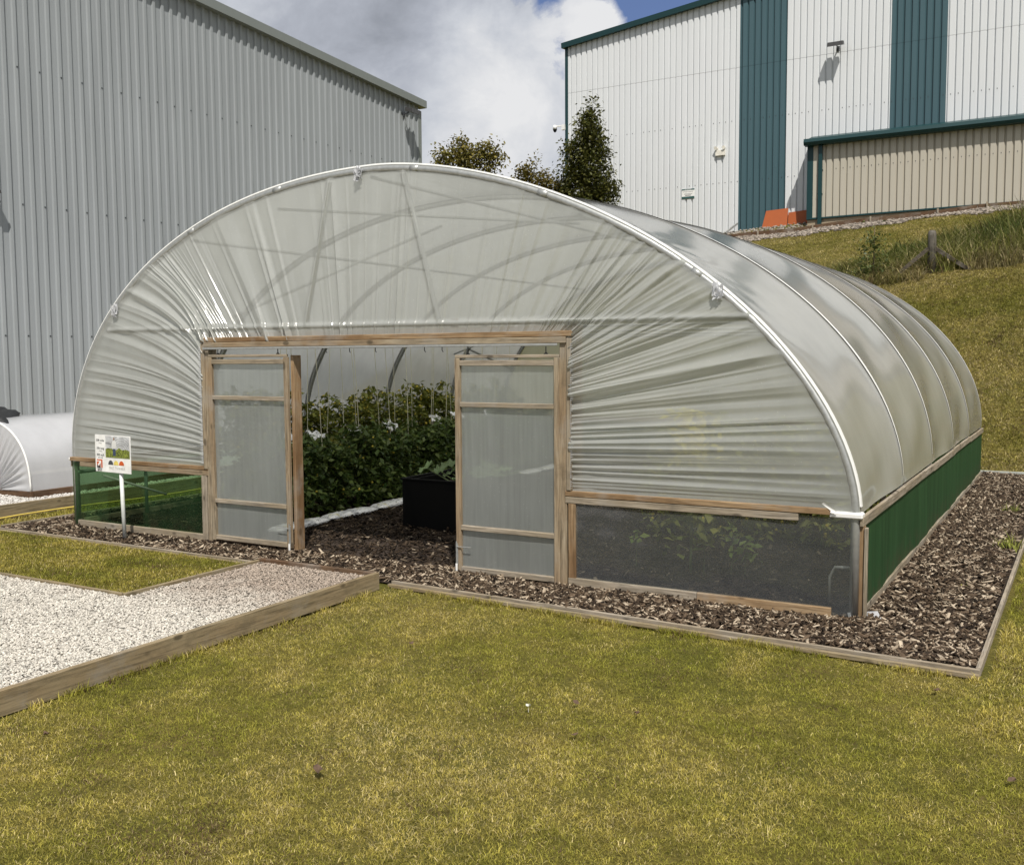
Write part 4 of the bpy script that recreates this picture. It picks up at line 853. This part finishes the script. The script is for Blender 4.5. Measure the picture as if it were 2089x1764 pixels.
# annex
AN = empty('annex_building', (0, 0, 0), 'low beige ribbed metal annex with teal gutter in front of the white warehouse', 'building')
ay = 32.1; ax0 = 1.08
az_t = lambda x: 10.10
ab = 7.32
cladding('wall_cladding', ax0+.2, 38, lambda u: ab+.01*(u-1), az_t, .2585, GRV, lambda u, d_, z: (u, ay-d_, z), MBEIGE, AN)
MB().box(ax0-.03, ax0+.2, ay-.075, ay+.05, ab-.05, 10.1).build('corner_flashing', MTEAL, AN)
MB().box(ax0, ax0+.05, ay+.052, 32.97, 6.5, 10.4).build('side_wall', MTEAL, AN)
MB().q([(ax0-.1, ay-.38, 10.06), (ax0-.1, ay-.44, 10.17), (ax0-.1, ay-.40, 10.30), (ax0-.1, ay-.1, 10.33), (38, ay-.38, 10.06), (38, ay-.44, 10.17), (38, ay-.40, 10.30), (38, ay-.1, 10.33), (ax0-.1, ay-.05, 10.06), (38, ay-.05, 10.06)], [(0, 4, 5, 1), (1, 5, 6, 2), (2, 6, 7, 3), (3, 7, 9, 8), (8, 9, 4, 0), (0, 1, 2, 3, 8)]).build('gutter', MTEAL, AN)
MB().q([(ax0-.08, ay-.09, 10.32), (38, ay-.09, 10.32), (38, wy-.04, 10.62), (ax0-.08, wy-.04, 10.62)], [(0, 1, 2, 3)]).build('roof', MTEAL, AN)
MB().box(ax0+.42, ax0+.56, ay-.19, ay-.08, 6.9, 10.05).box(ax0+.40, ax0+.58, ay-.18, ay-.055, 9.1, 9.14).box(ax0+.40, ax0+.58, ay-.18, ay-.055, 8.2, 8.24).build('downpipe', MTEAL, AN)
bs = MB(); bs.q([(ax0, ay-.02, 6.2), (38, ay-.02, 6.8), (38, ay-.02, ab+.31), (ax0, ay-.02, ab-.055)], [(0, 1, 2, 3)]); bs.build('plinth', simple('concrete_plinth', (.36, .29, .20), .85, 0, .15, 5), AN)
MB().beam((ax0-.02, ay-.06, ab-.02), (38, ay-.06, ab+.35), .07, .06).build('base_flashing', MTEAL, AN)
sn = MB()
for k in range(8, 60):
    xc = (k+.30)*.2585; sn.box(xc-.013, xc+.013, ay-.074, ay-.062, 9.12, 9.15, 0)
sn.build('fixing_screws', RUBBER, AN)
# retaining board with pegs along the foot
rb = MB(); xs = np.arange(-2.4, 12, 1.6)
RB = empty('retaining_board', (0, 0, 0), 'dark timber board held by pegs along the stony foot of the buildings', 'board')
for i in range(len(xs)-1):
    x0, x1 = xs[i], xs[i+1]-.01; f = lambda x: float(height(x, 31.2))+.10
    rb.beam((x0, 31.2, f(x0)), (x1, 31.2, f(x1)), .04, .16)
rb.build('planks', WK[0], RB)
for x in (-.6, 1.5, 3.6, 5.9, 7.5): MB().box(x-.03, x+.03, 31.12, 31.17, float(height(x, 31.15))-.1, float(height(x, 31.15))+.24).build('peg', WG[2], RB)
P = lift(rect(14000, -3, 14, 29.2, 31.15), lambda x, y: height(x, y)+.03); P = P[P[:, 1] > 30.55+.9*(fn(P[:, 0]*1.5, P[:, 1]*.5)-.5)+nr.uniform(-.5, .3, len(P))]
stones('foot_stones', P, .03, .085, nr.uniform(.10, .38, (len(P), 1))*np.array((1, .86, .72)), 'pale rubble stones along the foot of the annex')
P = lift(rect(2500, -3, 14, 31.25, 32.9), lambda x, y: height(x, y)+.02); stones('backfill_stones', P, .03, .07, nr.uniform(.2, .4, (len(P), 1))*np.array((1, .88, .76)), 'stones behind the dark retaining board')
tag(MB().beam((-2.25, 32.2, 7.0), (-1.9, 32.7, 7.42), .08, .08).build('short_post', GALV), 'short pale metal strut leaning at the foot of the left blue band', 'post')
# wall fittings
f_ = floodlight((1.95, wy-.066, 13.85), -math.pi/2, 1.0, 'dark floodlight high on the white wall between the blue bands')
tl = empty('emergency_light', (-2.71, wy-.066, 10.42), 'cream twin spot emergency lamp on the white wall left of the blue band', 'lamp')
MB().box(-.20, .20, -.10, 0, -.16, .06).build('case', CREAM, tl)
for s in (-1, 1): MB().tube([(s*.15, -.05, .06), (s*.15, -.05, .12)], .015, 6).tube([(s*.15, -.01, .16), (s*.17, -.16, .14)], [.05, .075], 10).build('spot', CREAM, tl)
cm = empty('security_camera', (-9.9, wy-.066, 12.2), 'white dome security camera on an arm at the corner of the white warehouse', 'camera')
MB().box(-.12, .02, -.14, -.01, -.08, .16).beam((-.1, -.08, .1), (-.42, -.12, .12), .05, .06).build('arm', WHITEM, cm)
MB().tube([(-.45, -.12, .16), (-.45, -.12, -.02)], [.08, .10], 14).build('housing', WHITEM, cm, True)
MB().tube([(-.45, -.12, -.02), (-.45, -.12, -.10), (-.45, -.12, -.15)], [.09, .07, .02], 12).build('dome', BLACK, cm, True)
ws = empty('notice_sign', (-4.38, wy-.075, 8.63), 'small rectangular white notice with green edges fixed to the white wall', 'sign')
MB().box(0, .56, -.01, .0, 0, .40, .001).build('plate', WHITEM, ws)
GSG = simple('sign_green', (.03, .09, .085), .5)
MB().quad((0, -.013, .345), (.56, -.013, .345), (.56, -.013, .40), (0, -.013, .40)).quad((0, -.013, 0), (.56, -.013, 0), (.56, -.013, .085), (0, -.013, .085)).build('bands', GSG, ws)
text('ATTENTION', .05, (.28, -.016, .352), WHITEM, ws, align='CENTER', bold=.01); text('24 HR CCTV Surveillance', .043, (.28, -.014, .27), INK, ws, align='CENTER', bold=.01)
MB().quad((.1, -.014, .18), (.46, -.014, .18), (.46, -.014, .192), (.1, -.014, .192)).quad((.15, -.014, .12), (.41, -.014, .12), (.41, -.014, .14), (.15, -.014, .14)).build('small_print', INK, ws)

# ------------------------------------------------------------------ trees
def tree(name, loc, label, cat, blobs, nleaf, size, cols, trunk, limbs=True, aspect=.65):
    r = empty(name, loc, label, cat); tr = MB(); tr.tube(*trunk, 10); cs = []
    for (c, rad, wgt) in blobs:
        if limbs: tr.tube([(0, 0, max(.2, c[2]-1.2*rad[0]-.6)), tuple(np.array(c)*[.6, .6, 1]-np.array([0, 0, .3])), c], [.06, .04, .015], 6)
    tr.build('trunk', MBARK, r, True)
    wg = np.array([b_[2] for b_ in blobs], float); wg /= wg.sum(); cen = []
    ncl = nleaf//14
    for k in range(ncl):
        c, rad, _ = blobs[nr.choice(len(blobs), p=wg)]; v = nr.normal(0, 1, 3); v /= np.linalg.norm(v); q = np.array(c)+v*np.array(rad)*nr.uniform(.35, 1.0)**.6*nr.choice([nr.uniform(.8, 1.1), nr.uniform(1.0, 1.4)], p=[.88, .12]); cen.append(q)
    cen = np.repeat(np.array(cen), 14, 0); cen = cen+nr.normal(0, 1, cen.shape)*np.array([.15, .15, .13])
    V, F, Cc = leafcloud(len(cen), lambda n: cen, size, cols, aspect=aspect); mk('crown', V, F, MLEAF, r, False, Cc); return r
tz = lambda x, y: float(height(x, y))
cl1 = cv((.045, .058, .012), (.14, .135, .034), .6, 1.3)
b1 = [((dx, 0, z), (r_, r_*.9, h_), w_) for dx, z, r_, h_, w_ in ((.25, 6.15, .26, .55, .55), (.15, 5.5, .5, .5, 1.2), (.3, 5.0, .5, .5, 1.0), (-.15, 4.75, .62, .6, 1.6), (.2, 4.1, .8, .6, 2.0), (-.45, 3.9, .6, .55, 1.3), (.55, 3.3, .7, .6, 1.6), (-.3, 3.1, .95, .7, 2.4), (1.0, 3.0, .38, .5, .6), (.2, 2.3, 1.1, .8, 2.6), (-.75, 2.2, .7, .6, 1.2), (.85, 2.0, .6, .5, 1), (0, 1.3, 1.2, .8, 2), (-.1, 5.9, .22, .3, .2), (.75, 4.5, .25, .3, .3), (-.95, 3.2, .35, .35, .35))]
t1x, t1y = -6.55, 28.; g0 = tz(t1x, t1y)
tree('columnar_tree', (t1x, t1y, g0), 'tall narrow leafy tree beside the corner of the white warehouse', 'tree', b1, 15000, .155, cl1, ([(0, 0, -.2), (0, 0, 3), (.1, 0, 5)], [.14, .10, .03]))
b2 = [((-1.0, 0, 3.0), (.75, .6, .55), 1.6), ((-1.5, 0, 2.6), (.3, .3, .9), .8), ((-.3, 0, 2.6), (.5, .5, .5), 1.2), ((.2, 0, 2.2), (.6, .5, .5), 1)]
tree('small_tree', (-7.7, 27.6, tz(-7.7, 27.6)), 'low loose branching tree left of the tall narrow tree', 'tree', [((c[0]*.75-.2, c[1], c[2]+1.15), r_, w_) for c, r_, w_ in b2], 2000, .15, cv((.10, .09, .015), (.22, .17, .05)), ([(0, 0, -.2), (-.2, 0, 2.4)], [.07, .03]))
b3 = [((-1.35, 0, 3.1), (.35, .4, .7), .9), ((-.55, 0, 3.5), (.4, .4, .75), 1.3), ((.1, 0, 3.1), (.6, .5, .5), 1.5), ((.9, 0, 3.25), (.45, .4, .5), 1.1), ((1.45, 0, 2.9), (.35, .4, .5), .8), ((-.8, 0, 2.7), (.8, .7, .6), 2), ((.6, 0, 2.6), (.9, .7, .6), 2), ((0, 0, 2.0), (1.3, .9, .6), 2)]
tree('broadleaf_tree', (-11.95, 28, tz(-11.95, 28)+.0), 'spreading bronze green tree behind the tunnel beside the grey warehouse', 'tree', [((c[0]*.95, c[1], c[2]+2.0), r_, w_) for c, r_, w_ in b3], 4200, .17, cv((.11, .11, .018), (.27, .22, .06)), ([(0, 0, -.2), (0, 0, 4.2)], [.12, .05]))
# sapling on the bank
sx_, sy_ = 5.72, 19.9; sz_ = tz(sx_, sy_)
tree('sapling', (sx_, sy_, sz_), 'thin young tree with a leafy stem growing on the bank left of the fence post', 'sapling', [((0, 0, z), (.16, .16, .16), .6) for z in (.75, .95, 1.15)]+[((.03, 0, 1.35), (.06, .06, .12), .2), ((-.15, 0, .25), (.38, .35, .28), 1.6), ((.2, 0, .2), (.3, .3, .25), 1)], 800, .10, cv((.04, .07, .015), (.13, .15, .04)), ([(0, 0, -.1), (.02, 0, 1.5)], [.02, .006]), limbs=False)
# braced fence post
px_, py_ = 7.15, 19.85; pz_ = tz(px_, py_)
FP = empty('fence_post', (px_, py_, pz_), 'weathered wooden fence post with two slanting braces on the bank', 'fence post')
MB().tube([(0, 0, -.15), (.01, 0, .6), (.0, 0, 1.02), (0, 0, 1.08)], [.115, .105, .10, .07], 10).build('post', woodmat('old_post_timber', (.075, .066, .052), (.15, .135, .11), (.09, .08, .06), 2), FP, True)
WOLD = woodmat('old_brace_timber', (.06, .05, .038), (.13, .11, .085), (.08, .065, .045), 0)
MB().beam((-.08, -.05, .62), (-.72, -.3, .02), .09, .09).build('brace', WOLD, FP); MB().beam((.08, .0, .62), (.98, -.15, -.02), .09, .09).build('brace', WOLD, FP)

# ------------------------------------------------------------------ small litter and weeds
def weed(name, loc, n, h, sp, colf, label, wid=.004):
    P_ = np.stack([nr.normal(0, sp, n), nr.normal(0, sp, n), np.zeros(n)], -1)
    o = grass(name, P_, h*.5, h*1.2, wid, 1.0, colf(None, n), label); del o['kind']; o['category'] = 'weed'; o.location = loc; return o
weed('weed_clump', (10.0, 3.6, .02), 70, .18, .06, cv((.2, .24, .04), (.42, .42, .1)), 'yellow green weed clump growing through the mulch against the right edging board', .006)
weed('weed_clump', (9.85, 6.3, .02), 50, .14, .07, cv((.16, .2, .04), (.34, .34, .1)), 'green weed clump farther back in the mulch right of the tunnel', .006)
weed('weed_clump', (9.78, 1.55, .02), 16, .05, .015, cv((.3, .36, .06), (.5, .5, .12)), 'single tiny light green weed in the middle of the right mulch strip', .006)
weed('weed_clump', (10.92, -2.55, 0), 160, .20, .10, cv((.16, .12, .06), (.34, .25, .14)), 'tall reddish dry weeds at the bottom right corner of the lawn', .0022)
MDL = simple('dead_leaf', (.10, .06, .035), .8, 0, .4, 30); MPET = simple('white_petal', (.7, .7, .62), .6)
def gpt(px, py):
    d = pdir(px, py); k = -CAM[2]/d[2]; return CAM+d*k
for i, (px, py) in enumerate(((650, 1578), (95, 1505), (1170, 1505), (1300, 1462), (838, 1318), (1910, 1415), (2065, 1600), (1175, 1440))):
    c = gpt(px, py); q = []
    for k in range(9): a_ = k*.7; r_ = rnd.uniform(.015, .032)*(1.6 if i < 1 else 1); q.append((r_*math.cos(a_), r_*.6*math.sin(a_), .026+rnd.uniform(-.008, .012)))
    q.append((0, 0, .02)); o = MB().q(q, [(9, k, (k+1) % 9) for k in range(9)]).build('dead_leaf', MDL); o.location = (c[0], c[1], .0); o.rotation_euler = (0, 0, rnd.uniform(0, 6))
    lab = ['largest curled brown leaf lying on the lawn below the path board', 'brown leaf at the far left of the lawn', 'small dark leaf in the middle of the lawn', 'small dark leaf right of the lawn centre', 'brown leaf on the lawn near the timber path board', 'dark leaf on the lawn near the front corner of the mulch bed', 'dark leaf at the right edge of the lawn', 'small brown leaf in the lawn above the centre'][i]
    tag(o, lab, 'leaf', 'dead leaves scattered on the lawn')
c = gpt(1078, 1452); fl = MB()
for k in range(12):
    a_ = k*.524; fl.q([(0, 0, .035), (.016*math.cos(a_), .016*math.sin(a_), .045+.004*(k % 2)), (.016*math.cos(a_+.5), .016*math.sin(a_+.5), .04)], [(0, 1, 2)])
fl.tube([(0, 0, 0), (0, 0, .036)], .0015, 5); o = fl.build('daisy', MPET); o.location = (c[0], c[1], 0); tag(o, 'single small white flower in the middle of the lawn', 'flower')
